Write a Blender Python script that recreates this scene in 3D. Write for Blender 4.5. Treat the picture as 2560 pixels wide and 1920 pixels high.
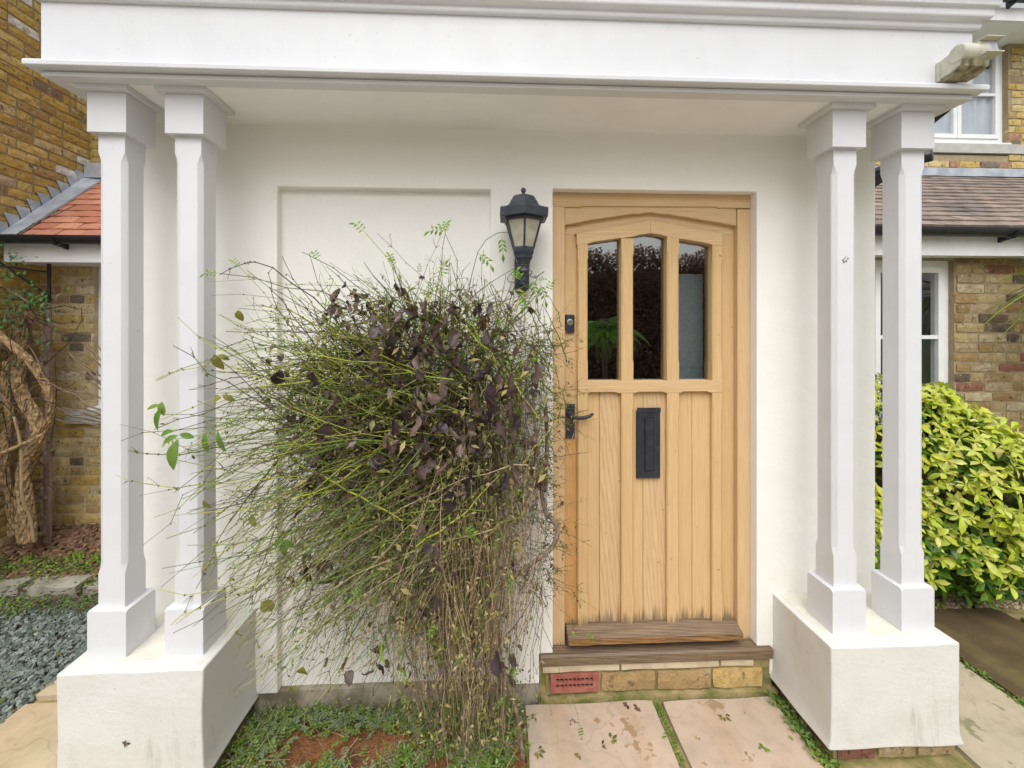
import bpy, bmesh, math, random
from mathutils import Vector, Matrix, noise, Euler
R = random.Random(7)
scene = bpy.context.scene
for o in list(bpy.data.objects): bpy.data.objects.remove(o)
COL = scene.collection
rad = math.radians

# ------------------------------------------------------------------ camera
EYE = 1.72
cam_d = bpy.data.cameras.new('camera'); cam = bpy.data.objects.new('camera', cam_d); COL.objects.link(cam)
cam.location = (0, -2, EYE); cam.rotation_euler = (rad(90), 0, -0.0448)
cam_d.sensor_width = 36; cam_d.lens = 36 * 1063.7 / 2560
cam_d.shift_y = -(960 - 825.8) / 2560
cam_d.clip_start = .05; cam_d.clip_end = 600
scene.camera = cam

# ------------------------------------------------------------------ sky, sun, exposure
W = bpy.data.worlds.new('World'); scene.world = W; W.use_nodes = True
nt = W.node_tree; nt.nodes.clear()
sky = nt.nodes.new('ShaderNodeTexSky'); sky.sky_type = 'NISHITA'; sky.sun_disc = False
sky.sun_elevation = rad(55); sky.sun_rotation = rad(188); sky.air_density = 1.6; sky.dust_density = 4; sky.ozone_density = 1
hs = nt.nodes.new('ShaderNodeHueSaturation'); hs.inputs['Saturation'].default_value = .16
bg = nt.nodes.new('ShaderNodeBackground'); bg.inputs['Strength'].default_value = .12
wo = nt.nodes.new('ShaderNodeOutputWorld')
nt.links.new(sky.outputs[0], hs.inputs['Color']); nt.links.new(hs.outputs[0], bg.inputs[0]); nt.links.new(bg.outputs[0], wo.inputs[0])
sd = bpy.data.lights.new('sun', 'SUN'); sd.energy = 1.4; sd.angle = rad(60); sd.color = (.97, .985, 1)
sun = bpy.data.objects.new('sun', sd); COL.objects.link(sun); sun.rotation_euler = (rad(90-55), 0, rad(-8))
scene.view_settings.view_transform = 'Standard'; scene.view_settings.look = 'None'
scene.view_settings.gamma = 1; scene.view_settings.exposure = .56
scene.render.engine = 'CYCLES'
scene.cycles.max_bounces = 12; scene.cycles.diffuse_bounces = 9; scene.cycles.transparent_max_bounces = 12

# ------------------------------------------------------------------ survey helper: a sight line (2212 px wide survey sheet) met with a plane of known depth
_s, _c = math.sin(.0448), math.cos(.0448)
def at(u, v, Y):
    u *= 2560 / 2212; v *= 2560 / 2212
    a = (u - 1280) / 1063.7; b = -(v - 825.8) / 1063.7
    dx, dy = a * _c + _s, _c - a * _s
    t = (Y + 2) / dy
    return Vector((dx * t, Y, EYE + b * t))
def view_u(p):
    z = p[0] * _s + (p[1] + 2) * _c; x = p[0] * _c - (p[1] + 2) * _s
    return 1280 + 1063.7 * x / max(z, .01), z

# ------------------------------------------------------------------ materials
def ramp(nt, stops, interp='LINEAR'):
    n = nt.nodes.new('ShaderNodeValToRGB'); cr = n.color_ramp; cr.interpolation = interp
    while len(cr.elements) < len(stops): cr.elements.new(.5)
    for e, (p, c) in zip(cr.elements, stops):
        e.position = p; e.color = (*c, 1) if len(c) == 3 else c
    return n
def mixc(nt, fac, a, b, mode='MIX'):
    n = nt.nodes.new('ShaderNodeMix'); n.data_type = 'RGBA'; n.blend_type = mode
    for s, v in ((n.inputs[0], fac), (n.inputs[6], a), (n.inputs[7], b)):
        if hasattr(v, 'links') or hasattr(v, 'is_linked'): nt.links.new(v, s)
        elif isinstance(v, (int, float)): s.default_value = v
        else: s.default_value = (*v, 1)
    return n.outputs[2]
def math_n(nt, op, a, b=None, clamp=False):
    n = nt.nodes.new('ShaderNodeMath'); n.operation = op; n.use_clamp = clamp
    for s, v in ((n.inputs[0], a), (n.inputs[1], b)):
        if v is None: continue
        if hasattr(v, 'is_linked'): nt.links.new(v, s)
        else: s.default_value = v
    return n.outputs[0]
def coords(nt, scale=(1, 1, 1), kind='Object', rnd=0):
    tc = nt.nodes.new('ShaderNodeTexCoord'); mp = nt.nodes.new('ShaderNodeMapping')
    mp.inputs['Scale'].default_value = scale; nt.links.new(tc.outputs[kind], mp.inputs[0])
    if rnd:
        oi = nt.nodes.new('ShaderNodeObjectInfo'); m = math_n(nt, 'MULTIPLY', oi.outputs['Random'], rnd)
        cx = nt.nodes.new('ShaderNodeCombineXYZ')
        for i in range(3): nt.links.new(m, cx.inputs[i])
        nt.links.new(cx.outputs[0], mp.inputs['Location'])
    return mp.outputs[0]
def noise_n(nt, vec, scale, detail=4, rough=.5, dist=0):
    n = nt.nodes.new('ShaderNodeTexNoise'); n.inputs['Scale'].default_value = scale
    n.inputs['Detail'].default_value = detail; n.inputs['Roughness'].default_value = rough; n.inputs['Distortion'].default_value = dist
    nt.links.new(vec, n.inputs['Vector']); return n.outputs[0]
def noise_c(nt, vec, scale):
    n = nt.nodes.new('ShaderNodeTexNoise'); n.inputs['Scale'].default_value = scale; nt.links.new(vec, n.inputs['Vector']); return n.outputs['Color']
def smooth(nt, v, a, b):
    n = nt.nodes.new('ShaderNodeMapRange'); n.interpolation_type = 'SMOOTHSTEP'
    n.inputs[1].default_value = a; n.inputs[2].default_value = b; nt.links.new(v, n.inputs[0]); return n.outputs[0]
def bump_n(nt, h, strength, dist=.01, prev=None):
    n = nt.nodes.new('ShaderNodeBump'); n.inputs['Strength'].default_value = strength; n.inputs['Distance'].default_value = dist
    nt.links.new(h, n.inputs['Height'])
    if prev: nt.links.new(prev, n.inputs['Normal'])
    return n.outputs[0]
def new_mat(name):
    m = bpy.data.materials.new(name); m.use_nodes = True
    return m, m.node_tree, m.node_tree.nodes['Principled BSDF']
def setc(nt, b, col):
    if hasattr(col, 'is_linked'): nt.links.new(col, b.inputs['Base Color'])
    else: b.inputs['Base Color'].default_value = (*col, 1)

def simple(name, c1, c2=None, sc=12, rough=.6, bump=.0, bsc=60, metal=0, dist=.004, spec=.5, kind='Object'):
    m, nt, b = new_mat(name); b.inputs['Roughness'].default_value = rough; b.inputs['Metallic'].default_value = metal
    b.inputs['Specular IOR Level'].default_value = spec
    v = coords(nt, kind=kind)
    if c2:
        f = smooth(nt, noise_n(nt, v, sc, 6, .6), .35, .65); setc(nt, b, mixc(nt, f, c1, c2))
    else: setc(nt, b, c1)
    if bump:
        nt.links.new(bump_n(nt, noise_n(nt, v, bsc, 5, .6), bump, dist), b.inputs['Normal'])
    return m

def plaster(name, base, warm, bumpy, dirt=0, dirtc=(.30, .31, .22)):
    m, nt, b = new_mat(name); b.inputs['Roughness'].default_value = .75; b.inputs['Specular IOR Level'].default_value = .25
    v = coords(nt)
    c = mixc(nt, smooth(nt, noise_n(nt, v, 2.2, 5, .6), .3, .7), base, warm)
    fine = noise_n(nt, v, 26, 6, .65)
    c = mixc(nt, math_n(nt, 'MULTIPLY', smooth(nt, fine, .55, .8), .25), c, tuple(x * .86 for x in base))
    if dirt:
        vs = coords(nt, (9, 9, 1.3)); st = smooth(nt, noise_n(nt, vs, 1.5, 6, .7), .52, .78)
        big = smooth(nt, noise_n(nt, v, 3.5, 3, .5), .42, .62)
        c = mixc(nt, math_n(nt, 'MULTIPLY', math_n(nt, 'MULTIPLY', st, big), dirt), c, dirtc)
        sp = smooth(nt, noise_n(nt, v, 55, 3, .6), .70, .76)
        c = mixc(nt, math_n(nt, 'MULTIPLY', sp, .45), c, (.25, .2, .14))
    setc(nt, b, c)
    n1 = bump_n(nt, noise_n(nt, v, 190, 5, .7), bumpy, .004)
    n2 = bump_n(nt, noise_n(nt, v, 9, 4, .6), .28, .02, n1)
    nt.links.new(n2, b.inputs['Normal']); return m

M = {}
M['cream'] = plaster('cream_masonry_paint', (.83, .81, .755), (.85, .83, .785), .35)
M['plinth'] = plaster('white_masonry_paint_weathered', (.665, .66, .625), (.635, .625, .58), .42, .6)
M['ledge_dirt'] = plaster('dusty_ledge', (.66, .62, .51), (.76, .74, .67), .6, .5, (.3, .25, .15))
def gloss_white(name, base, worn=.0):
    m, nt, b = new_mat(name); b.inputs['Roughness'].default_value = .42; b.inputs['Specular IOR Level'].default_value = .4
    v = coords(nt)
    c = mixc(nt, smooth(nt, noise_n(nt, v, 4, 6, .6), .35, .7), base, tuple(x * .95 for x in base))
    stk = smooth(nt, noise_n(nt, coords(nt, (14, 14, .9)), 1., 5, .7), .5, .85); c = mixc(nt, math_n(nt, 'MULTIPLY', stk, .16), c, (.50, .49, .44))
    sp = smooth(nt, noise_n(nt, v, 70, 2, .5), .73, .76)
    c = mixc(nt, math_n(nt, 'MULTIPLY', sp, .5), c, (.4, .38, .33))
    setc(nt, b, c)
    vb = coords(nt, (1, 1, .06)); n1 = bump_n(nt, noise_n(nt, vb, 300, 3, .6), .22, .003)
    n2 = bump_n(nt, noise_n(nt, v, 45, 4, .6), .12, .004, n1); nt.links.new(n2, b.inputs['Normal']); return m
M['white'] = gloss_white('white_gloss_paint', (.66, .664, .682))
M['soffit'] = gloss_white('shade_lifted_white', (.86, .855, .84))  # soffit white made paler than the other woodwork to offset its shade
M['upvc'] = simple('white_window_paint', (.80, .80, .81), (.74, .74, .74), 8, .4)

def oak(name, axis, light, dark, fig=.5, weather=None, rough=.55):
    m, nt, b = new_mat(name); b.inputs['Roughness'].default_value = rough; b.inputs['Specular IOR Level'].default_value = .35
    sc = {'z': (110, 110, 2.2), 'x': (2.2, 110, 110)}[axis]
    v = coords(nt, sc, 'Object', 37.0)
    sc2 = {'z': (9, 9, .75), 'x': (.75, 9, 9)}[axis]
    v2 = coords(nt, sc2, 'Object', 19.0)
    g = noise_n(nt, v, 2.2, 6, .65, .3)
    w = nt.nodes.new('ShaderNodeTexWave'); w.wave_type = 'RINGS'; w.rings_direction = 'SPHERICAL'
    w.inputs['Scale'].default_value = 3.2; w.inputs['Distortion'].default_value = 6; w.inputs['Detail'].default_value = 4; w.inputs['Detail Scale'].default_value = 1.2
    nt.links.new(v2, w.inputs['Vector'])
    c = mixc(nt, smooth(nt, g, .3, .72), light, dark)
    c = mixc(nt, math_n(nt, 'MULTIPLY', smooth(nt, w.outputs['Fac'], .55, 1.), fig), c, tuple(x * .72 for x in dark))
    oi = nt.nodes.new('ShaderNodeObjectInfo')
    c = mixc(nt, math_n(nt, 'MULTIPLY', oi.outputs['Random'], .22), c, tuple(x * .85 for x in dark))
    big = smooth(nt, noise_n(nt, coords(nt), 3.5, 4, .6), .45, .75)
    c = mixc(nt, math_n(nt, 'MULTIPLY', big, .14), c, tuple(x * .75 for x in dark))
    dr = smooth(nt, noise_n(nt, coords(nt, {'z': (26, 26, .7), 'x': (.7, 26, 26)}[axis], 'Object', 51.), 1.0, 3, .6), .58, .74)
    c = mixc(nt, math_n(nt, 'MULTIPLY', dr, .38), c, (.50, .27, .09))
    # dark flecks of open pores
    fl = smooth(nt, noise_n(nt, coords(nt, {'z': (220, 220, 14), 'x': (14, 220, 220)}[axis]), 1.0, 2, .5), .66, .74)
    c = mixc(nt, math_n(nt, 'MULTIPLY', fl, .25), c, (.30, .15, .05))
    kn = smooth(nt, noise_n(nt, coords(nt), 34, 1, .5), .765, .79)
    c = mixc(nt, math_n(nt, 'MULTIPLY', kn, .5), c, (.16, .07, .03))
    if weather:      # grey water-stained feet of the boards, reaching up in spikes along the grain
        z0, z1 = weather
        geo = nt.nodes.new('ShaderNodeNewGeometry'); sp = nt.nodes.new('ShaderNodeSeparateXYZ'); nt.links.new(geo.outputs['Position'], sp.inputs[0])
        spike = noise_n(nt, coords(nt, (70, 70, 3)), 1., 5, .7)
        zz = math_n(nt, 'ADD', sp.outputs['Z'], math_n(nt, 'MULTIPLY', spike, -(z1 - z0) * 1.9))
        mk = nt.nodes.new('ShaderNodeMapRange'); mk.inputs[1].default_value = z0 - (z1 - z0) * .55; mk.inputs[2].default_value = z0 - (z1 - z0) * .95
        nt.links.new(zz, mk.inputs[0])
        c = mixc(nt, math_n(nt, 'MULTIPLY', mk.outputs[0], .85), c, (.17, .12, .075))
    setc(nt, b, c)
    nt.links.new(bump_n(nt, g, .22, .003), b.inputs['Normal'])
    return m
OL, OD = (.67, .465, .235), (.57, .37, .17)
M['oak_v'] = oak('oak_vertical', 'z', OL, OD, .12, (.27, .40))
M['oak_fig'] = oak('oak_vertical_figured', 'z', (.69, .49, .28), (.56, .365, .18), .42, (.27, .43))
M['oak_frame'] = oak('oak_frame_vertical', 'z', (.66, .465, .265), (.56, .375, .19), .15, (.19, .23))
M['oak_h'] = oak('oak_horizontal', 'x', (.67, .475, .265), (.56, .37, .18), .2)
M['oak_orange'] = oak('oak_rubbed_orange', 'z', (.62, .36, .14), (.50, .26, .09), .2, (.27, .33))
M['oak_old'] = oak('oak_weathered', 'x', (.30, .215, .14), (.12, .08, .05), .5, None, .6)
M['oak_worn'] = oak('oak_worn_edge', 'x', (.42, .21, .06), (.13, .075, .04), .8, None, .6)

def brick_mat(name, stops, patch=(.06, .05, .045), isl=False):
    m, nt, b = new_mat(name); b.inputs['Roughness'].default_value = .9; b.inputs['Specular IOR Level'].default_value = .2
    if isl: g = nt.nodes.new('ShaderNodeNewGeometry'); rnd = g.outputs['Random Per Island']
    else: g = nt.nodes.new('ShaderNodeObjectInfo'); rnd = g.outputs['Random']
    c = ramp(nt, stops, 'CONSTANT'); nt.links.new(rnd, c.inputs[0]); c = c.outputs[0]
    v = coords(nt, (1, 1, 1), 'Object' if not isl else 'Object', 0 if isl else 23.)
    c = mixc(nt, smooth(nt, noise_n(nt, v, 22, 6, .65), .35, .75), c, tuple((.30, .19, .08)), 'MIX') if False else mixc(nt, math_n(nt, 'MULTIPLY', smooth(nt, noise_n(nt, v, 17, 6, .7), .40, .70), .6), c, (.27, .175, .075))
    c = mixc(nt, math_n(nt, 'MULTIPLY', smooth(nt, noise_n(nt, v, 26, 5, .7), .57, .66), .8), c, patch)
    c = mixc(nt, math_n(nt, 'MULTIPLY', smooth(nt, noise_n(nt, v, 14, 5, .7), .54, .68), .6), c, (.60, .52, .38))
    setc(nt, b, c); nt.links.new(bump_n(nt, noise_n(nt, v, 75, 6, .7), 1., .009), b.inputs['Normal']); return m
YEL = [(0, (0.605, 0.437, 0.168)), (.2, (0.65, 0.504, 0.235)), (.36, (0.56, 0.381, 0.112)), (.52, (0.582, 0.47, 0.269)), (.68, (0.47, 0.325, 0.146)), (.78, (0.426, 0.224, 0.146)), (.84, (0.19, 0.157, 0.123)), (.9, (0.694, 0.605, 0.414)), (.96, (0.358, 0.258, 0.168))]
GOLD = [(0, (.50, .345, .09)), (.22, (.56, .41, .14)), (.40, (.44, .29, .07)), (.58, (.52, .40, .20)), (.70, (.36, .24, .09)), (.80, (.48, .38, .25)), (.87, (.22, .15, .11)), (.92, (.74, .72, .69)), (.955, (.44, .30, .10))]
DULL = [(0, (0.375, 0.25, 0.112)), (.2, (0.463, 0.35, 0.188)), (.38, (0.312, 0.2, 0.0875)), (.52, (0.413, 0.312, 0.188)), (.66, (0.275, 0.112, 0.0813)), (.76, (0.125, 0.0938, 0.075)), (.85, (0.525, 0.438, 0.288)), (.93, (0.237, 0.15, 0.1))]
for k, s in (('brick_y', YEL), ('brick_g', GOLD), ('brick_d', DULL)):
    M[k] = brick_mat('stock_' + k, s); M[k + '_i'] = brick_mat('stock_' + k + '_far', s, isl=True)
M['brick_riser'] = brick_mat('riser_brick', [(0, (.60, .42, .16)), (.4, (.55, .38, .15)), (.7, (.42, .28, .13))], (.12, .10, .05))
M['mortar_y'] = simple('mortar_buff', (.58, .48, .33), (.48, .38, .25), 14, .95, .6, 120)
M['mortar_g'] = simple('mortar_gold', (.30, .235, .13), (.24, .18, .10), 14, .95, .6, 120)
M['mortar_d'] = simple('mortar_dull', (.36, .29, .18), (.29, .22, .13), 14, .95, .6, 120)
M['mortar_moss'] = simple('mortar_mossy', (.15, .15, .035), (.36, .27, .13), 9, .95, .8, 80)
M['concrete'] = simple('stained_concrete', (.16, .13, .09), (.38, .33, .25), 7, .9, .6, 60)
M['stone_sill'] = simple('grey_stone_sill', (.47, .46, .42), (.40, .39, .35), 12, .85, .4, 90)
def tile_mat(name, stops, isl):
    m, nt, b = new_mat(name); b.inputs['Roughness'].default_value = .8
    if isl: g = nt.nodes.new('ShaderNodeNewGeometry'); rnd = g.outputs['Random Per Island']
    else: g = nt.nodes.new('ShaderNodeObjectInfo'); rnd = g.outputs['Random']
    c = ramp(nt, stops); nt.links.new(rnd, c.inputs[0]); v = coords(nt, rnd=0 if isl else 11.)
    c = mixc(nt, math_n(nt, 'MULTIPLY', smooth(nt, noise_n(nt, v, 18, 5, .6), .45, .7), .45), c.outputs[0], tuple(x * .55 for x in stops[0][1]))
    setc(nt, b, c); nt.links.new(bump_n(nt, noise_n(nt, v, 90, 4, .6), .4, .003), b.inputs['Normal']); return m
RT = [(0, (.46, .17, .10)), (.35, (.38, .14, .085)), (.7, (.52, .23, .14)), (1, (.33, .13, .09))]
BT = [(0, (.25, .185, .15)), (.35, (.19, .155, .13)), (.6, (.31, .23, .18)), (.8, (.22, .18, .155)), (1, (.13, .11, .095))]
M['tile_r'] = tile_mat('red_clay_tile', RT, False); M['tile_r_i'] = tile_mat('red_clay_tile_far', RT, True)
M['tile_b'] = tile_mat('brown_clay_tile', BT, False); M['tile_b_i'] = tile_mat('brown_clay_tile_far', BT, True)
M['lead'] = simple('lead_flashing', (.33, .36, .41), (.50, .53, .57), 7, .5, .3, 25, .25)
M['black'] = simple('black_plastic', (.012, .013, .017), (.02, .022, .028), 10, .38)
M['iron'] = simple('black_iron', (.014, .016, .022), (.026, .029, .038), 30, .42, .25, 200)
M['iron_worn'] = simple('lantern_black_metal', (.022, .026, .036), (.04, .045, .058), 25, .45, .15, 150)
M['keymetal'] = simple('lock_metal', (.45, .42, .35), (.3, .28, .22), 60, .35, 0, 60, .9)
M['rust'] = simple('rust', (.18, .05, .03), (.08, .03, .02), 60, .8)
M['creamplastic'] = simple('aged_cream_plastic', (.56, .54, .45), (.47, .45, .36), 18, .45)
M['mould'] = simple('mouldy_plastic', (.10, .08, .04), (.40, .35, .22), 22, .7)
M['reflector'] = simple('lamp_reflector', (.62, .62, .64), (.45, .45, .47), 25, .3, .5, 60, .6)
M['terracotta'] = simple('red_air_brick', (.30, .085, .06), (.38, .14, .10), 25, .8, .4, 120)
M['dark'] = simple('dark_void', (.010, .008, .007), None, 1, .9)
M['wood_grey'] = simple('weathered_trellis', (.30, .22, .19), (.20, .14, .11), 14, .85, .5, 60)
M['bark'] = simple('gnarled_bark', (.52, .35, .17), (.19, .12, .06), 42, .9, 1.0, 90, 0, .01)
M['twig_brown'] = simple('twig_brown', (.13, .085, .05), (.20, .14, .08), 20, .8)
M['curtain'] = simple('net_curtain', (.60, .61, .66), (.52, .53, .59), 5, .9)
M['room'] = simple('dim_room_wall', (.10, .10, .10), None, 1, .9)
M['room_pale'] = simple('pale_room_panel', (.62, .70, .74), None, 1, .8)
M['wire'] = simple('green_wire', (.03, .055, .065), None, 1, .45)
def glass_mat(name, ior, tint, alpha_t=1.0, rough=0):
    m = bpy.data.materials.new(name); m.use_nodes = True; nt = m.node_tree; nt.nodes.clear()
    o = nt.nodes.new('ShaderNodeOutputMaterial'); mx = nt.nodes.new('ShaderNodeMixShader'); g = nt.nodes.new('ShaderNodeBsdfGlossy')
    t = nt.nodes.new('ShaderNodeBsdfTransparent'); t.inputs[0].default_value = (*tint, 1); g.inputs['Roughness'].default_value = rough
    lw_ = nt.nodes.new('ShaderNodeLayerWeight'); lw_.inputs[0].default_value = .5
    fr = math_n(nt, 'ADD', math_n(nt, 'MULTIPLY', math_n(nt, 'POWER', lw_.outputs['Facing'], 5.), 1 - ior), ior, True)
    nt.links.new(fr, mx.inputs[0]); nt.links.new(t.outputs[0], mx.inputs[1]); nt.links.new(g.outputs[0], mx.inputs[2]); nt.links.new(mx.outputs[0], o.inputs[0])
    v = coords(nt); nt.links.new(bump_n(nt, noise_n(nt, v, 3.5, 1, .4), .02, .002), g.inputs['Normal'])
    return m
M['glass'] = glass_mat('door_glass', .25, (.85, .88, .88))
M['glass_w'] = glass_mat('window_glass', .07, (.93, .95, .95))
m, nt, b = new_mat('frosted_lantern_glass'); setc(nt, b, mixc(nt, smooth(nt, noise_n(nt, coords(nt), 22, 4, .6), .4, .75), (.66, .62, .50), (.52, .47, .34))); b.inputs['Roughness'].default_value = .25
b.inputs['Transmission Weight'].default_value = .35; M['lampglass'] = m

def leafmat(name, cols, trans=.35, rough=.5, isl=True, vein=None):
    m = bpy.data.materials.new(name); m.use_nodes = True; nt = m.node_tree; b = nt.nodes['Principled BSDF']
    out = [n for n in nt.nodes if n.type == 'OUTPUT_MATERIAL'][0]
    if isl: g = nt.nodes.new('ShaderNodeNewGeometry'); rnd = g.outputs['Random Per Island']
    else: g = nt.nodes.new('ShaderNodeObjectInfo'); rnd = g.outputs['Random']
    n = len(cols); c = ramp(nt, [(i / max(1, n - 1), k) for i, k in enumerate(cols)]); nt.links.new(rnd, c.inputs[0]); c = c.outputs[0]
    v = coords(nt, kind='Object'); c = mixc(nt, math_n(nt, 'MULTIPLY', smooth(nt, noise_n(nt, v, 40, 3, .6), .4, .7), .3), c, tuple(x * .6 for x in cols[0]))
    setc(nt, b, c); b.inputs['Roughness'].default_value = rough; b.inputs['Specular IOR Level'].default_value = .35
    if trans:
        t = nt.nodes.new('ShaderNodeBsdfTranslucent'); nt.links.new(c, t.inputs[0]); mx = nt.nodes.new('ShaderNodeMixShader'); mx.inputs[0].default_value = trans
        nt.links.new(b.outputs[0], mx.inputs[1]); nt.links.new(t.outputs[0], mx.inputs[2]); nt.links.new(mx.outputs[0], out.inputs[0])
    return m
M['st_green'] = leafmat('stem_green', [(.09, .145, .022), (.16, .235, .03), (.06, .08, .024), (.27, .33, .045)], 0)
M['st_yel'] = leafmat('stem_yellow_green', [(.34, .38, .04), (.46, .44, .06), (.24, .32, .045)], 0)
M['st_brown'] = leafmat('stem_brown', [(.075, .045, .035), (.14, .085, .05), (.045, .027, .025), (.19, .125, .07)], 0)
M['st_tan'] = leafmat('stem_tan', [(.48, .37, .22), (.36, .26, .15), (.25, .175, .10)], 0)
M['lf_dead'] = leafmat('dead_brown_leaf', [(.05, .033, .034), (.085, .053, .045), (.15, .10, .078), (.03, .022, .026), (.24, .17, .13), (.042, .028, .036)], .12, .45, False)
M['lf_dead_i'] = leafmat('dead_brown_leaf_small', [(.06, .036, .032), (.11, .065, .045), (.17, .11, .07), (.045, .028, .028)], .12, .5)
M['lf_tan'] = leafmat('dry_tan_leaf', [(.40, .32, .12), (.30, .25, .08), (.50, .40, .20), (.22, .16, .06)], .25)
M['lf_olive'] = leafmat('olive_leaf', [(.20, .20, .04), (.13, .15, .035), (.28, .27, .055), (.10, .11, .03)], .3)
M['lf_green'] = leafmat('fresh_green_leaf', [(.13, .27, .03), (.21, .38, .04), (.32, .42, .05), (.09, .18, .035)], .35)
M['lf_green_o'] = leafmat('fresh_green_leaf_large', [(.13, .27, .03), (.18, .32, .06), (.24, .30, .05)], .35, .5, False)
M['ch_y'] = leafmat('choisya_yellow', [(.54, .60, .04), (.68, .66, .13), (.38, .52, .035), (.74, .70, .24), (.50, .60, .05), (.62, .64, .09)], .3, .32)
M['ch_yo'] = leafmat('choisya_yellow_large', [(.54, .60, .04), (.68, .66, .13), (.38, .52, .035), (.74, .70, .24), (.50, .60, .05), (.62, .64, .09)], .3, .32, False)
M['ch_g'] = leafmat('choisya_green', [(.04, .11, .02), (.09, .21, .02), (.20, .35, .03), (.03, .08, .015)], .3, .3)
M['ivy'] = leafmat('climber_leaf', [(.05, .15, .03), (.10, .24, .05), (.04, .10, .03), (.22, .32, .12)], .3)
M['slate'] = leafmat('slate_chips', [(.12, .15, .125), (.19, .22, .185), (.08, .10, .085), (.27, .29, .24), (.15, .17, .15)], 0, .6)
M['pebble'] = leafmat('golden_gravel', [(.40, .29, .15), (.50, .40, .25), (.28, .18, .09), (.58, .50, .36), (.20, .13, .08)], 0, .7)
M['mulch'] = leafmat('bark_mulch', [(.14, .075, .042), (.24, .14, .075), (.08, .045, .03), (.34, .22, .13), (.20, .09, .05)], 0, .8)
M['cover'] = leafmat('ground_cover_leaf', [(.10, .20, .045), (.19, .34, .04), (.22, .27, .12), (.32, .40, .06), (.08, .13, .04)], .3)
M['coverpale'] = leafmat('ground_cover_pale', [(.26, .32, .18), (.19, .27, .13), (.33, .38, .2)], .3)
M['soil'] = simple('wet_red_soil', (.26, .105, .035), (.13, .055, .022), 6, .55, .8, 40, 0, .02)
M['soil_dark'] = simple('dark_soil', (.06, .035, .02), (.10, .06, .035), 10, .9, .8, 60)
M['lawn'] = simple('lawn', (.06, .11, .025), (.09, .14, .03), 3, .9, .8, 50)
M['bark_dark'] = simple('dark_bark', (.08, .06, .045), (.13, .10, .07), 20, .9, .8, 40)
M['hedge'] = leafmat('copper_hedge_leaf', [(.30, .15, .11), (.40, .22, .15), (.46, .30, .20), (.24, .12, .10), (.28, .26, .12)], .4)
M['fern'] = leafmat('fern_leaf', [(.18, .40, .05), (.26, .50, .08), (.12, .28, .05)], .4)
M['roofslate'] = simple('neighbour_roof_slate', (.25, .26, .27), (.18, .19, .2), 3, .7)

def flag(name, c1, c2, c3, rough=.6, moss=.4):
    m, nt, b = new_mat(name); v = coords(nt, rnd=9.); b.inputs['Specular IOR Level'].default_value = .4
    w = nt.nodes.new('ShaderNodeTexWave'); w.inputs['Scale'].default_value = .7; w.inputs['Distortion'].default_value = 14; w.inputs['Detail'].default_value = 5; w.inputs['Detail Scale'].default_value = .7
    nt.links.new(v, w.inputs[0])
    c = mixc(nt, smooth(nt, noise_n(nt, v, 2.5, 6, .6), .35, .68), c1, c2)
    c = mixc(nt, math_n(nt, 'MULTIPLY', smooth(nt, w.outputs['Fac'], .7, 1.), .3), c, c3)
    pt = smooth(nt, noise_n(nt, coords(nt), 5.5, 5, .65), .60, .63)
    c = mixc(nt, math_n(nt, 'MULTIPLY', pt, .9), c, tuple(x * .72 for x in c3))
    c = mixc(nt, math_n(nt, 'MULTIPLY', smooth(nt, noise_n(nt, v, 13, 7, .7), .40, .75), .45), c, tuple(x * .62 for x in c2))
    vc = nt.nodes.new('ShaderNodeTexVoronoi'); vc.feature = 'DISTANCE_TO_EDGE'; vc.inputs['Scale'].default_value = 2.1; nt.links.new(mixc(nt, .18, v, noise_c(nt, v, 5)), vc.inputs['Vector'])
    cr_ = nt.nodes.new('ShaderNodeMapRange'); cr_.inputs[1].default_value = .006; cr_.inputs[2].default_value = 0; nt.links.new(vc.outputs['Distance'], cr_.inputs[0])
    c = mixc(nt, math_n(nt, 'MULTIPLY', cr_.outputs[0], .35), c, tuple(x * .5 for x in c2))
    sp = smooth(nt, noise_n(nt, v, 46, 3, .6), .68, .74); c = mixc(nt, math_n(nt, 'MULTIPLY', sp, .6), c, (.08, .07, .045))
    if moss:
        ms = smooth(nt, noise_n(nt, coords(nt), 3.1, 6, .7), .55, .72); c = mixc(nt, math_n(nt, 'MULTIPLY', ms, moss), c, (.17, .16, .05))
    setc(nt, b, c)
    r = nt.nodes.new('ShaderNodeMapRange'); r.inputs[3].default_value = rough - .25; r.inputs[4].default_value = rough + .2
    nt.links.new(noise_n(nt, v, 4, 4, .6), r.inputs[0]); nt.links.new(r.outputs[0], b.inputs['Roughness'])
    n1 = bump_n(nt, noise_n(nt, v, 60, 6, .7), .3, .004); n2 = bump_n(nt, w.outputs['Fac'], .18, .012, n1)
    nt.links.new(n2, b.inputs['Normal']); return m
M['flag_pink'] = flag('pink_sandstone', (.50, .385, .29), (.44, .35, .27), (.42, .26, .135), .5, .08)
M['flag_sand'] = flag('buff_sandstone', (.54, .44, .29), (.48, .36, .22), (.38, .31, .18), .6, .12)
M['flag_pale'] = flag('pale_sandstone', (.46, .41, .28), (.48, .38, .28), (.33, .31, .17), .6, .4)
M['flag_dark'] = flag('dark_wet_sandstone', (.10, .07, .04), (.14, .10, .055), (.20, .17, .07), .35, .35)
M['edging'] = simple('edging_stone', (.24, .225, .17), (.34, .32, .26), 9, .9, .7, 50)

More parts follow.
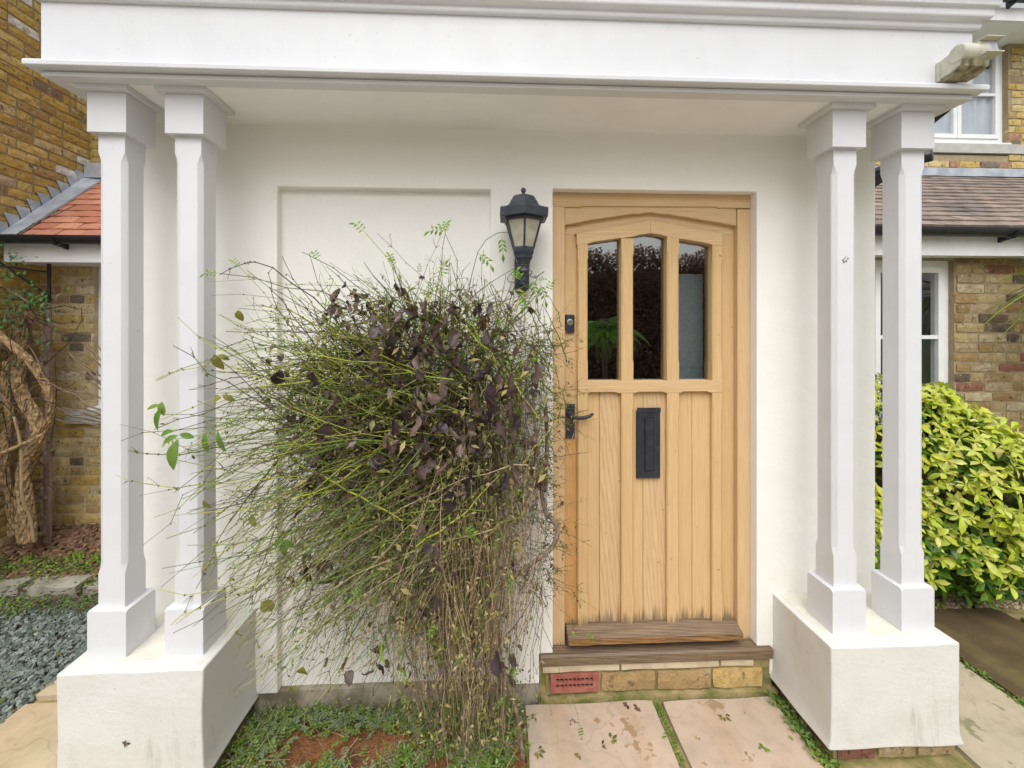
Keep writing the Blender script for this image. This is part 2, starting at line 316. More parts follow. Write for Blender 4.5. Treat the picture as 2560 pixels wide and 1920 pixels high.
# ------------------------------------------------------------------ mesh building
ORI = {}
def origin_of(p): return ORI.get(p.name, Vector((0, 0, 0))) if p else Vector((0, 0, 0))
def thing(name, label, cat, loc, group=None):
    o = bpy.data.objects.new(name, None); COL.objects.link(o); o.location = loc; o.empty_display_size = .1
    ORI[o.name] = Vector(loc); o['label'] = label; o['category'] = cat
    if group: o['group'] = group
    return o
def tag(o, label=None, cat=None, group=None, kind=None):
    for k, v in (('label', label), ('category', cat), ('group', group), ('kind', kind)):
        if v: o[k] = v
    return o
class MB:
    def __init__(s): s.v = []; s.f = []
    def add(s, v, f):
        n = len(s.v); s.v.extend(v); s.f.extend([tuple(i + n for i in q) for q in f])
    def box(s, x0, x1, y0, y1, z0, z1):
        s.add([(x, y, z) for x in (x0, x1) for y in (y0, y1) for z in (z0, z1)],
              [(0, 1, 3, 2), (4, 6, 7, 5), (0, 4, 5, 1), (2, 3, 7, 6), (0, 2, 6, 4), (1, 5, 7, 3)]); return s
    def prism(s, poly, y0, y1, axis='y', bev=0):
        """poly in (a,b) extruded along an axis; the y0 face may be bevelled"""
        def P(a, b, t): return {'y': (a, t, b), 'x': (t, a, b), 'z': (a, b, t)}[axis]
        n = len(poly)
        if bev:
            ins = []; area = sum(poly[i][0] * poly[(i + 1) % n][1] - poly[(i + 1) % n][0] * poly[i][1] for i in range(n)); sg = 1 if area > 0 else -1
            for i in range(n):
                p, q, r = Vector(poly[i - 1]), Vector(poly[i]), Vector(poly[(i + 1) % n])
                d1 = (q - p).normalized(); d2 = (r - q).normalized()
                n1 = Vector((-d1.y, d1.x)) * sg; n2 = Vector((-d2.y, d2.x)) * sg
                m_ = (n1 + n2); m_ = m_ / max(.25, m_.dot(n1)) if m_.length > 1e-6 else n1
                ins.append(q + m_ * bev)
            dirn = 1 if y1 > y0 else -1
            rings = [[P(*q, y0) for q in ins], [P(*q, y0 + dirn * bev) for q in poly], [P(*q, y1) for q in poly]]
        else: rings = [[P(*q, y0) for q in poly], [P(*q, y1) for q in poly]]
        v = [p for r in rings for p in r]; f = [tuple(range(n - 1, -1, -1)), tuple(range((len(rings) - 1) * n, len(rings) * n))]
        for k in range(len(rings) - 1):
            for i in range(n): j = (i + 1) % n; f.append((k * n + i, k * n + j, (k + 1) * n + j, (k + 1) * n + i))
        s.add(v, f); return s
    def post(s, cx, cy, hw, hd, levels, axis='z'):
        """levels: (position along axis, chamfer); square section with chamfered corners"""
        v = []
        for z, c in levels:
            c = max(c, .0008)
            for a, b in ((-hw + c, -hd), (hw - c, -hd), (hw, -hd + c), (hw, hd - c), (hw - c, hd), (-hw + c, hd), (-hw, hd - c), (-hw, -hd + c)):
                v.append((cx + a, cy + b, z) if axis == 'z' else (z, cy + b, cx + a))
        f = [tuple(range(8)), tuple(range((len(levels) - 1) * 8, len(levels) * 8))]
        for k in range(len(levels) - 1):
            for i in range(8): j = (i + 1) % 8; f.append((k * 8 + i, k * 8 + j, k * 8 + 8 + j, k * 8 + 8 + i))
        s.add(v, f); return s
    def tube(s, pts, rads, n=3, caps=False):
        pts = [Vector(p) for p in pts]; m_ = len(pts)
        if not isinstance(rads, (list, tuple)): rads = [rads] * m_
        d = (pts[1] - pts[0]).normalized(); a = d.cross(Vector((.3, .5, .81))).normalized(); v = []
        for i, p in enumerate(pts):
            t = (pts[min(i + 1, m_ - 1)] - pts[max(i - 1, 0)])
            if t.length > 1e-9: t.normalize()
            a = (a - t * a.dot(t)); a = a.normalized() if a.length > 1e-6 else t.orthogonal().normalized(); b = t.cross(a)
            for k in range(n):
                w = 2 * math.pi * k / n; q = p + (a * math.cos(w) + b * math.sin(w)) * rads[i]; v.append((q.x, q.y, q.z))
        f = []
        for i in range(m_ - 1):
            for k in range(n): j = (k + 1) % n; f.append((i * n + k, i * n + j, i * n + n + j, i * n + n + k))
        if caps: f.append(tuple(range(n - 1, -1, -1))); f.append(tuple(range((m_ - 1) * n, m_ * n)))
        s.add(v, f); return s
    def lathe(s, prof, n, c=(0, 0, 0), rot=0, M4=None, caps=True):
        v = []
        for r, z in prof:
            for k in range(n):
                w = 2 * math.pi * k / n + rot; p = Vector((r * math.cos(w), r * math.sin(w), z))
                if M4: p = M4 @ p
                v.append((p.x + c[0], p.y + c[1], p.z + c[2]))
        f = []
        for i in range(len(prof) - 1):
            for k in range(n): j = (k + 1) % n; f.append((i * n + k, i * n + j, i * n + n + j, i * n + n + k))
        if caps: f.append(tuple(range(n - 1, -1, -1))); f.append(tuple(range((len(prof) - 1) * n, len(prof) * n)))
        s.add(v, f); return s
    def lump(s, x0, x1, y0, y1, z0, z1, nx, ny, nz, amp, freq=6, seed=0, rnd=.3, roundness=0):
        """box with a grid on every face, its surface waved by noise"""
        idx = {}; vs = []; fs = []
        def V(i, j, k):
            key = (i, j, k)
            if key not in idx:
                p = Vector((x0 + (x1 - x0) * i / nx, y0 + (y1 - y0) * j / ny, z0 + (z1 - z0) * k / nz))
                if roundness:
                    c = Vector(((x0 + x1) / 2, (y0 + y1) / 2, (z0 + z1) / 2))
                    e = [(i in (0, nx)), (j in (0, ny)), (k in (0, nz))]
                    if sum(e) > 1: p = p + (c - p).normalized() * roundness * (sum(e) - 1)
                q = p * freq + Vector((seed * 3.1, seed, seed * 1.7))
                p = p + Vector((noise.noise(q), noise.noise(q + Vector((9, 0, 0))), noise.noise(q + Vector((0, 9, 0))))) * amp
                idx[key] = len(vs); vs.append(tuple(p))
            return idx[key]
        for i in range(nx):
            for j in range(ny):
                fs.append((V(i, j, 0), V(i, j + 1, 0), V(i + 1, j + 1, 0), V(i + 1, j, 0))); fs.append((V(i, j, nz), V(i + 1, j, nz), V(i + 1, j + 1, nz), V(i, j + 1, nz)))
        for i in range(nx):
            for k in range(nz):
                fs.append((V(i, 0, k), V(i + 1, 0, k), V(i + 1, 0, k + 1), V(i, 0, k + 1))); fs.append((V(i, ny, k), V(i, ny, k + 1), V(i + 1, ny, k + 1), V(i + 1, ny, k)))
        for j in range(ny):
            for k in range(nz):
                fs.append((V(0, j, k), V(0, j, k + 1), V(0, j + 1, k + 1), V(0, j + 1, k))); fs.append((V(nx, j, k), V(nx, j + 1, k), V(nx, j + 1, k + 1), V(nx, j, k + 1)))
        s.add(vs, fs); return s
    def mesh(s, name, mat, off=Vector((0, 0, 0)), fix=False):
        me = bpy.data.meshes.new(name)
        v = s.v if off.length == 0 else [(a - off.x, b - off.y, c - off.z) for a, b, c in s.v]
        me.from_pydata(v, [], s.f)
        if fix:
            bm = bmesh.new(); bm.from_mesh(me); bmesh.ops.remove_doubles(bm, verts=bm.verts, dist=1e-5); bmesh.ops.recalc_face_normals(bm, faces=bm.faces); bm.to_mesh(me); bm.free()
        me.materials.append(mat); return me
    def build(s, name, mat, parent=None, smooth=False, bevel=0, fix=None, kind=None):
        off = origin_of(parent)
        me = s.mesh(name, mat, off, (bevel > 0 or smooth) if fix is None else fix)
        o = bpy.data.objects.new(name, me); COL.objects.link(o)
        if parent: o.parent = parent; ORI[o.name] = off
        if smooth: me.polygons.foreach_set('use_smooth', [True] * len(me.polygons))
        if bevel:
            b = o.modifiers.new('bevel', 'BEVEL'); b.width = bevel; b.segments = 2; b.limit_method = 'ANGLE'; b.angle_limit = rad(35)
            b.harden_normals = False
        if kind: o['kind'] = kind
        return o
def B(x0, x1, y0, y1, z0, z1): return MB().box(x0, x1, y0, y1, z0, z1)

def pieces(parent, name, items, mat, mat_stuff, limit=300, sname=None):
    """items: (mesh variant, matrix). The ones largest in the view become objects, the rest one joined part."""
    def key(it):
        p = it[1].translation; u, z = view_u(p); return z + (5 if (u < -60 or u > 2620 or z < .2) else 0) + (3 if (p.y > .15 and 330 < u < 2185) else 0)
    items = sorted(items, key=key); off = origin_of(parent); rest = MB()
    for i, (me, mx) in enumerate(items):
        if i < limit:
            o = bpy.data.objects.new(name, me); COL.objects.link(o); o.parent = parent
            m2 = mx.copy(); m2.translation = mx.translation - off; o.matrix_local = m2
        else:
            n = len(rest.v); rest.v.extend([tuple(mx @ v.co) for v in me.vertices]); rest.f.extend([tuple(k + n for k in p.vertices) for p in me.polygons])
    if rest.v: rest.build(sname or name, mat_stuff, parent, kind='stuff')

# ------------------------------------------------------------------ bricks
def brick_variants(mat, n=7, L=.215, H=.062, D=.05, amp=.0035, tag_='brick'):
    out = []
    for k in range(n):
        r = random.Random(100 + k); mb = MB(); nx, nz = 5, 2; fr = []
        for j in range(nz + 1):
            for i in range(nx + 1):
                ex = i in (0, nx); ez = j in (0, nz)
                x = -L / 2 + L * i / nx + (r.uniform(-1, 1) * amp * .8); z = -H / 2 + H * j / nz + (r.uniform(-1, 1) * amp * .8)
                if ex and ez: x *= .985; z *= .93
                y = -D + r.uniform(-1, 1) * amp * .6 + (.0035 if (ex or ez) else 0); fr.append((x, y, z))
        bk = [(-L / 2, 0, -H / 2), (L / 2, 0, -H / 2), (L / 2, 0, H / 2), (-L / 2, 0, H / 2)]
        W_ = nx + 1; f = [(j * W_ + i, j * W_ + i + 1, (j + 1) * W_ + i + 1, (j + 1) * W_ + i) for j in range(nz) for i in range(nx)]
        n0 = len(fr)
        f.append(tuple([n0 + 0] + [n0 + 1] + [i for i in range(nx, -1, -1)])); f.append(tuple([n0 + 3] + [nz * W_ + i for i in range(0, nx + 1)] + [n0 + 2]))
        f.append((n0, 0, W_, 2 * W_, n0 + 3)); f.append((n0 + 1, n0 + 2, 2 * W_ + nx, W_ + nx, nx))
        mb.add(fr + bk, f); out.append(mb.mesh(tag_, mat))
    return out
def brick_wall(parent, O, U, w, h, mk, mortar, holes=(), z_off=0, flemish=True, limit=300, depth=.008, clip=None):
    """O lower left corner on the wall face, U unit vector along the wall; outward normal = U rotated -90 degrees about z"""
    O = Vector(O); U = Vector(U).normalized(); N = Vector((U.y, -U.x, 0)); rot = Matrix(((U.x, -N.x, 0), (U.y, -N.y, 0), (0, 0, 1))).to_4x4()
    var = brick_variants(M[mk]); items = []; rows = int(h / .075) + 1; r = random.Random(int(abs(O.x * 100)) + int(abs(O.z * 10)))
    # mortar bed with the openings left free, as a set of butted boxes
    xs = sorted({0, w, *[a for q in holes for a in q[:2]]}); zs = sorted({0, h, *[a for q in holes for a in q[2:]]}); mb = MB()
    for i in range(len(xs) - 1):
        for j in range(len(zs) - 1):
            cx, cz = (xs[i] + xs[i + 1]) / 2, (zs[j] + zs[j + 1]) / 2
            if any(a < cx < b and c < cz < d for a, b, c, d in holes): continue
            if clip and clip(cx, cz): continue
            q = []
            for dd in (0, -.11):
                for x, z in ((xs[i], zs[j]), (xs[i + 1], zs[j]), (xs[i + 1], zs[j + 1]), (xs[i], zs[j + 1])):
                    p = O + U * x + N * dd; q.append((p.x, p.y, O.z + z))
            mb.add(q, [(0, 1, 2, 3), (7, 6, 5, 4), (0, 4, 5, 1), (1, 5, 6, 2), (2, 6, 7, 3), (3, 7, 4, 0)])
    mb.build('mortar', mortar, parent)
    for j in range(rows):
        z = j * .075 + .0375 + z_off; x = -r.choice((0, .06, .11)) - (.1125 if j % 2 else 0); k = j
        while x < w:
            L = .215 if (not flemish or (k % 3 != 2)) else .1025; k += 1
            a, b = max(x, 0), min(x + L, w); x += L + .012
            segs = [(a, b)]
            for (h0, h1, v0, v1) in holes:
                if v0 - .03 < z < v1 + .03:
                    ns = []
                    for (a, b) in segs:
                        if b <= h0 or a >= h1: ns.append((a, b)); continue
                        if a < h0: ns.append((a, h0))
                        if b > h1: ns.append((h1, b))
                    segs = ns
            for a, b in segs:
                if b - a < .03 or z > h: continue
                if clip and clip((a + b) / 2, z): continue
                p = O + U * ((a + b) / 2) + N * (depth + r.uniform(-.003, .003) - .05 + .0) ; p.z = O.z + z + r.uniform(-.0015, .0015)
                mx = Matrix.Translation(p) @ rot @ Matrix.Rotation(r.uniform(-.008, .008), 4, 'Y') @ Matrix.Diagonal(((b - a) / .215, 1, 1, 1))
                items.append((r.choice(var), mx))
    pieces(parent, 'brick', items, M[mk], M[mk + '_i'] if mk + '_i' in M else M[mk], limit)

# ------------------------------------------------------------------ the porch front wall
GZ = -.02
wall = thing('rendered_wall', 'cream painted rendered porch wall with a sunken panel, round the oak door', 'wall', (.15, .1, 0))
xs = [-1.62, -.99, -.0105, .2186, .283, 1.274, 1.34, 1.87]; zs = [.052, .135, .193, 2.381, 2.3895, 2.70]
def dep(i, j):
    if i < 0 or j < 0 or i >= len(xs) - 1 or j >= len(zs) - 1: return .5
    cx, cz = (xs[i] + xs[i + 1]) / 2, (zs[j] + zs[j + 1]) / 2
    if .283 < cx < 1.274 and .193 < cz < 2.3895: return .5
    if .2186 < cx < 1.34 and cz < .193: return .5
    if -.99 < cx < -.0105 and cz < 2.381: return .042
    return 0
mb = MB()
for i in range(len(xs)):
    for j in range(len(zs)):
        d = dep(i, j)
        if i < len(xs) - 1 and j < len(zs) - 1 and d < .5: mb.add([(xs[i], d, zs[j]), (xs[i + 1], d, zs[j]), (xs[i + 1], d, zs[j + 1]), (xs[i], d, zs[j + 1])], [(0, 1, 2, 3)])
        dl, db = dep(i - 1, j), dep(i, j - 1)
        L_ = lambda q: .16 if q == .5 else q
        if j < len(zs) - 1 and dl != d: mb.add([(xs[i], L_(dl), zs[j]), (xs[i], L_(d), zs[j]), (xs[i], L_(d), zs[j + 1]), (xs[i], L_(dl), zs[j + 1])], [(0, 1, 2, 3)])
        if i < len(xs) - 1 and db != d: mb.add([(xs[i], L_(db), zs[j]), (xs[i + 1], L_(db), zs[j]), (xs[i + 1], L_(d), zs[j]), (xs[i], L_(d), zs[j])], [(0, 1, 2, 3)])
mb.build('render_face', M['cream'], wall, bevel=.005)
B(-1.62, -1.50, .165, 1.45, GZ, 2.70).build('side_wall', M['cream'], wall)
B(1.75, 1.87, .165, 1.0, GZ, 2.70).build('side_wall', M['cream'], wall)
MB().lump(-1.10, .2186, .012, .12, -.12, .052, 30, 3, 4, .004, 9).build('concrete_footing', M['concrete'], wall)
# brick riser under the door sill
rs = thing('brick_riser', 'yellow brick step riser with mossy mortar under the oak door sill', 'brickwork', (.78, 0, 0))
B(.2186, 1.352, .008, .12, -.12, .148).build('mortar', M['mortar_moss'], rs)
rv = brick_variants(M['brick_riser'], 5, .25, .082, .03, .005)
for x0, x1, z0, z1 in ((.514, .772, .008, .093), (.786, 1.043, .006, .091), (1.056, 1.30, .004, .089), (.250, .262, .02, .09)):
    o = bpy.data.objects.new('brick', R.choice(rv)); COL.objects.link(o); o.parent = rs
    o.location = Vector(((x0 + x1) / 2, .024, (z0 + z1) / 2)) - ORI[rs.name]; o.scale = ((x1 - x0) / .25, 1, (z1 - z0) / .082)
for x0, x1 in ((.235, .60), (.61, 1.085), (1.095, 1.255)):
    MB().lump(x0, x1, -.003, .03, .106, .134, 8, 2, 2, .004, 14, x0).build('brick', M['mortar_y'], rs)
MB().lump(.225, 1.36, -.022, .03, -.05, -.004, 30, 3, 2, .006, 12).build('moss_fillet', M['mortar_moss'], rs)
ab = MB(); X0, X1, Z0, Z1 = .272, .499, .014, .096
hx = [X0 + .024 + (X1 - X0 - .048) * (k + .5) / 9 for k in range(9)]; hz = [Z0 + .027, Z1 - .027]; q = .0078
bx = [X0] + sorted([h - q for h in hx] + [h + q for h in hx]) + [X1]; bz = [Z0] + sorted([h - q for h in hz] + [h + q for h in hz]) + [Z1]
for i in range(len(bx) - 1):
    for j in range(len(bz) - 1):
        if not (i % 2 == 1 and j % 2 == 1): ab.box(bx[i], bx[i + 1], -.006, .02, bz[j], bz[j + 1])
abo = ab.build('air_brick', M['terracotta'], rs); tag(abo, 'red terracotta air brick pierced with two rows of square holes')
B(X0 + .004, X1 - .004, .006, .0075, Z0 + .004, Z1 - .004).build('holes_backing', M['dark'], abo)
fm = MB()
for a in ((X0 - .001, X1 + .001, Z0 - .002, Z0 + .006), (X0 - .001, X1 + .001, Z1 - .006, Z1 + .002)): fm.box(a[0], a[1], -.0095, -.0062, a[2], a[3])
for a in ((X0 - .001, X0 + .007), (X1 - .007, X1 + .001)): fm.box(a[0], a[1], -.0095, -.0062, Z0 + .0065, Z1 - .0065)
fm.build('raised_rim', M['terracotta'], abo)

# ------------------------------------------------------------------ entablature and soffit
ent = thing('entablature', 'white painted porch canopy with moulded cornice resting on four columns', 'porch roof', (.15, -.15, 2.66))
def sweep(prof, x0, x1, yf, yb, name, mat, parent, smooth_=False):
    mb = MB(); n = len(prof)
    for (px, py, sx, sy) in ((x0, yb, -1, 0), (x0, yf, -1, -1), (x1, yf, 1, -1), (x1, yb, 1, 0)):
        for d, z in prof: mb.v.append((px + sx * d, py + sy * d, z))
    for k in range(3):
        for i in range(n - 1): mb.f.append((k * n + i, (k + 1) * n + i, (k + 1) * n + i + 1, k * n + i + 1))
    return mb.build(name, mat, parent, bevel=.0015)
FX0, FX1, FY = -1.665, 1.949, -.355
sweep([(-.05, 2.66), (0, 2.66), (.0, 2.6745)], FX0, FX1, FY, .05, 'fillet', M['white'], ent)
sweep([(-.006, 2.675), (-.006, 2.679), (.028, 2.6795), (.033, 2.683), (.034, 2.697), (.031, 2.703), (.018, 2.7075), (.004, 2.712), (.0, 2.716)], FX0, FX1, FY, .05, 'architrave_moulding', M['white'], ent)
sweep([(0, 2.7165), (0, 2.9325)], FX0, FX1, FY, .05, 'frieze_board', M['white'], ent)
sweep([(-.002, 2.933), (.011, 2.9335), (.016, 2.937), (.018, 2.943), (.018, 2.956), (.020, 2.959), (.026, 2.9595), (.034, 2.962), (.041, 2.967), (.043, 2.973), (.043, 2.993), (.046, 2.998), (.053, 2.999), (.057, 3.003), (.058, 3.024), (.062, 3.03), (.085, 3.045), (.09, 3.075), (-.2, 3.11)], FX0, FX1, FY, .05, 'cornice', M['white'], ent)
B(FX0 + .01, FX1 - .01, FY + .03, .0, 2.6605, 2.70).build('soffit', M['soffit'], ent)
B(FX0 - .05, FX1 + .05, FY - .05, 1.5, 3.115, 3.13).build('roof_covering', M['lead'], ent)
B(FX0 + .01, FX1 - .01, .06, 1.2, 2.705, 3.09).build('roof_core', M['white'], ent)

# ------------------------------------------------------------------ columns and plinths
def column(x, label):
    t = thing('column', label, 'column', (x, -.214, .45), 'white square porch columns')
    w = .0729; cy = -.214
    MB().post(x, cy, w, w, [(.45, .0015), (.625, .0015), (.634, .010)]).build('base', M['white'], t, bevel=.0015)
    s = .0505
    MB().post(x, cy, s, s, [(.634, .001), (.765, .001), (.785, .008), (.80, .012), (2.385, .012), (2.40, .008), (2.418, .001), (2.4875, .001)]).build('shaft', M['white'], t, fix=True)
    bead = MB()
    for sx in (-1, 1):
        p = .0505 - .015; bead.tube([(x + sx * p, cy - s - .0002, .80), (x + sx * p, cy - s - .0002, 2.385)], .0016, 4, True)
        bead.tube([(x + sx * (s + .0002), cy - p, .80), (x + sx * (s + .0002), cy - p, 2.385)], .0016, 4, True)
    bead.build('bead', M['white'], t)
    MB().post(x, cy, w, w, [(2.487, .001), (2.6415, .001)]).build('capital', M['white'], t, bevel=.0015)
    a = .0958; MB().post(x, cy, a, a, [(2.642, .001), (2.6595, .001)]).build('abacus', M['white'], t)
column(-1.4925, 'leftmost white square column, beside the trellised brick wall')
column(-1.2026, 'second white column from the left, partly crossed by jasmine stems')
column(1.489, 'white column just right of the oak door, a dead leaf stuck to it')
column(1.789, 'rightmost white column, in front of the yellow leaved shrub')
def plinth(x0, x1, label, flare):
    t = thing('plinth', label, 'plinth', ((x0 + x1) / 2, -.17, 0), 'rendered column plinths')
    mb = MB().lump(x0, x1, -.356, .01, .036, .45, 22, 16, 18, .0035, 6, x0)
    v2 = []
    for (x, y, z) in mb.v:
        k = max(0, (.10 - z) / .07) ** 2 * flare; bow = math.sin((z - .036) / .414 * math.pi) * .004
        cx = (x0 + x1) / 2
        if x > cx + .2: x += k * .022 - bow
        if x < cx - .2: x -= k * .012 - bow
        if y < -.3: y -= k * .004
        v2.append((x, y, z))
    mb.v = v2; o_ = mb.build('render_block', M['plinth'], t, smooth=True, bevel=.007); o_.modifiers[0].harden_normals = True; o_.modifiers[0].angle_limit = rad(50)
    b = MB().lump(x0 + .035, x1 - .035, -.325, .006, -.1, .034, 12, 8, 3, .003, 14); b.build('mortar', M['mortar_moss'], t)
    v = brick_variants(M['brick_d'], 4, .215, .05, .03, .004)
    for k in range(3):
        o = bpy.data.objects.new('brick', v[k]); COL.objects.link(o); o.parent = t; o.location = Vector((x0 + .13 + k * .17, -.306, .002)) - ORI[t.name]; o.scale = (.72, 1, 1)
    for k in range(2):
        o = bpy.data.objects.new('brick', v[k + 1]); COL.objects.link(o); o.parent = t; sx = x0 + .053 if x0 > 0 else x1 - .053
        o.location = Vector((sx, -.22 + k * .16, .002)) - ORI[t.name]; o.rotation_euler = (0, 0, rad(-90 if x0 > 0 else 90)); o.scale = (.7, 1, 1)
    MB().lump(x0 + .03, x1 - .03, -.3, -.012, .447, .4512, 30, 18, 1, .0028, 22).build('dust_film', M['ledge_dirt'], t)
plinth(-1.612, -1.083, 'white rendered plinth block under the left pair of columns', .5)
plinth(1.350, 1.897, 'white rendered plinth block under the right pair of columns, flared foot over bricks', 1)

# ------------------------------------------------------------------ the oak door
door = thing('front_door', 'light oak front door with three tall glass panes and a black letter plate', 'door', (.78, .08, .193))
MB().post(.318, .105, .030, .055, [(.194, .001), (2.04, .001), (2.05, .001), (2.318, .001)]).build('jamb', M['oak_frame'], door)
MB().post(1.2405, .105, .033, .055, [(.194, .001), (2.20, .001), (2.318, .001)]).build('jamb', M['oak_frame'], door)
MB().prism([(.288, 2.3185), (.43, 2.3185), (.438, 2.324), (1.10, 2.329), (1.108, 2.324), (1.2735, 2.324), (1.2735, 2.3885), (.288, 2.3885)], .05, .16, bev=.002).build('head', M['oak_h'], door)
MB().prism([(.3485, 2.233), (.43, 2.247), (.445, 2.253), (.69, 2.292), (.71, 2.291), (.775, 2.300), (.84, 2.291), (.86, 2.292), (1.11, 2.254), (1.13, 2.251), (1.207, 2.238), (1.207, 2.336), (.3485, 2.336)], .058, .082, bev=.003).build('spandrel', M['oak_h'], door)
LY = .083
MB().box(.354, .44, LY, .125, .262, 2.19).build('stile', M['oak_v'], door)
B(.3535, .4125, LY - .0015, LY - .0001, .262, 1.19).build('stile_face', M['oak_orange'], door)
B(1.11, 1.2065, LY, .125, .262, 2.20).build('stile', M['oak_v'], door)
MB().prism([(.354, 2.1905), (.44, 2.1905), (.774, 2.25), (1.11, 2.2005), (1.2065, 2.2005), (1.2065, 2.335), (.354, 2.335)], LY, .125, bev=.001).build('head_board', M['oak_h'], door)
# panel boards, two to each panel
for a, b, mk in ((.4405, .526, 'oak_v'), (.5265, .650, 'oak_fig'), (.6505, .745, 'oak_v'), (.7455, .88, 'oak_fig'), (.8805, .993, 'oak_v'), (.9935, 1.1095, 'oak_v')):
    MB().post((a + b) / 2, .104, (b - a) / 2 - .0006, .021, [(.262, .0012), (1.45, .0012)]).build('board', M[mk], door)
bz0, bz1 = .278, 1.4115
for a, b in ((.413, .463), (.629, .689), (.857, .9175), (1.085, 1.136)):
    MB().post((a + b) / 2, .0735, (b - a) / 2, .0145, [(bz0, .001), (bz0 + .13, .001), (bz0 + .145, .006), (bz1 - .09, .006), (bz1 - .075, .001), (bz1, .001)]).build('muntin', M['oak_v'], door)
    za = {.413: 2.145, .629: 2.171, .857: 2.183, 1.085: 2.145}[a]
    MB().post((a + b) / 2, .087, (b - a) / 2, .028, [(1.4725, .001), (1.56, .001), (1.575, .007), (za - .09, .007), (za - .075, .001), (za, .001)]).build('muntin', M['oak_v'], door)
MB().prism([(.415, 1.412), (.46, 1.412), (.462, 1.412), (.475, 1.418), (.60, 1.418), (.612, 1.412), (.70, 1.412), (.713, 1.418), (.835, 1.418), (.848, 1.412), (.925, 1.412), (.938, 1.418), (1.06, 1.418), (1.072, 1.412), (1.136, 1.412), (1.136, 1.472), (.415, 1.472)], .0575, .105, bev=.0015).build('mid_rail', M['oak_h'], door)
MB().prism([(.408, 2.137), (.463, 2.143), (.485, 2.151), (.60, 2.1695), (.629, 2.171), (.689, 2.180), (.72, 2.190), (.7738, 2.198), (.7738, 2.2605), (.40, 2.190), (.408, 2.188)], .0575, .118, bev=.0015).build('arched_rail', M['oak_h'], door)
MB().prism([(.7742, 2.198), (.83, 2.190), (.857, 2.181), (.9175, 2.172), (.945, 2.169), (1.065, 2.150), (1.085, 2.142), (1.136, 2.134), (1.136, 2.1985), (.7742, 2.2605)], .0575, .118, bev=.0015).build('arched_rail', M['oak_h'], door)
for a, b in ((.463, .629), (.689, .857), (.9175, 1.085)):
    g = B(a - .004, b + .004, .098, .104, 1.468, 2.21).build('pane', M['glass'], door)
# weatherboard and sill, sloping tops
wb = MB().prism([(.0, .228), (-.004, .232), (-.004, .259), (.062, .281), (.082, .281), (.082, .228)], .356, 1.2045, 'x', bev=.003).build('weatherboard', M['oak_old'], door)
MB().lump(.36, 1.20, -.0068, -.0042, .231, .2575, 40, 1, 3, .0015, 20).build('worn_edge', M['oak_worn'], wb)
sl = MB().prism([(.05, .136), (-.006, .136), (-.011, .141), (-.013, .182), (-.006, .190), (.16, .1935), (.16, .136)], .2215, 1.346, 'x', bev=.004).build('sill', M['oak_old'], door)
def peg(x, y, z, r, parent):
    Mx = Matrix.Rotation(rad(90), 4, 'X'); MB().lathe([(r, -.003), (r, .0015), (r * .6, .003)], 10, (x, y, z), 0, Mx).build('peg', M['oak_worn'], parent)
for x in (.40, .815, 1.15): peg(x, -.0055, .243, .0065, wb)
for x in (.30, .53, .78, 1.02, 1.22): peg(x, -.0115, .162, .006, sl)
# letter plate
lp = MB().prism([(.709, .990), (.826, .990), (.826, 1.322), (.709, 1.322)], .0655, .084, bev=.003).build('letter_plate', M['iron'], door)
B(.7085, .8265, .0615, .0653, 1.316, 1.339).build('hood', M['iron'], lp)
B(.744, .794, .0644, .0652, 1.026, 1.292).build('flap_recess', M['dark'], lp)
MB().prism([(.750, 1.030), (.790, 1.030), (.790, 1.286), (.750, 1.286)], .0615, .0642, bev=.001).build('flap', M['iron'], lp)
# lock and lever handle
lk = MB().prism([(.3525, 1.715), (.358, 1.708), (.394, 1.708), (.3995, 1.715), (.3995, 1.792), (.394, 1.797), (.358, 1.797), (.3525, 1.792)], .066, .083, bev=.004).build('night_latch', M['iron'], door)
RX = Matrix.Rotation(rad(90), 4, 'X')
MB().lathe([(.0155, -.002), (.0155, .002), (.011, .003)], 20, (.376, .0655, 1.760), 0, RX).build('lock_cylinder', M['keymetal'], lk)
B(.3745, .3775, .0618, .0624, 1.752, 1.768).build('keyhole', M['dark'], lk)
hd = MB().prism([(.357, 1.189), (.402, 1.189), (.402, 1.358), (.357, 1.358)], .0735, .083, bev=.002).build('lever_handle', M['iron'], door)
MB().lathe([(.017, 0), (.017, .006), (.011, .012), (.010, .036)], 14, (.378, .073, 1.305), 0, RX).build('rose', M['iron'], hd)
lv = MB(); pts = [(.378, .036, 1.307), (.392, .033, 1.300), (.415, .032, 1.297), (.445, .033, 1.300), (.468, .034, 1.307), (.484, .036, 1.317)]
lv.tube(pts, [.009, .010, .0095, .0095, .009, .006], 8, True); lv.build('lever', M['iron'], hd, smooth=True)
kh = MB(); kh.lathe([(.005, 0), (.005, .0008)], 12, (.3795, .0733, 1.243), 0, RX); kh.box(.3768, .3822, .0724, .0733, 1.222, 1.241); kh.build('keyhole', M['rust'], hd)
for z in (1.197, 1.35):
    for x in (.368, .391): MB().lathe([(.003, 0), (.003, .001)], 8, (x, .0733, z), 0, RX).build('screw', M['keymetal'], hd)
# hallway behind the glass
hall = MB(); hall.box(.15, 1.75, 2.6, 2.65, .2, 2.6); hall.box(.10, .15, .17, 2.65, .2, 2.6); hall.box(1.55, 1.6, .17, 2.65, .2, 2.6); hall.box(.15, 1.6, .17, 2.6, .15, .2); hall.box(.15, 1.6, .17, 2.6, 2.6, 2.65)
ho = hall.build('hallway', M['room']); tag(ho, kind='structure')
ip = B(.985, 1.118, .22, .235, .21, 2.02).build('hall_screen', M['room_pale']); tag(ip, 'pale blue grey panel standing inside the hallway behind the right pane', 'screen')

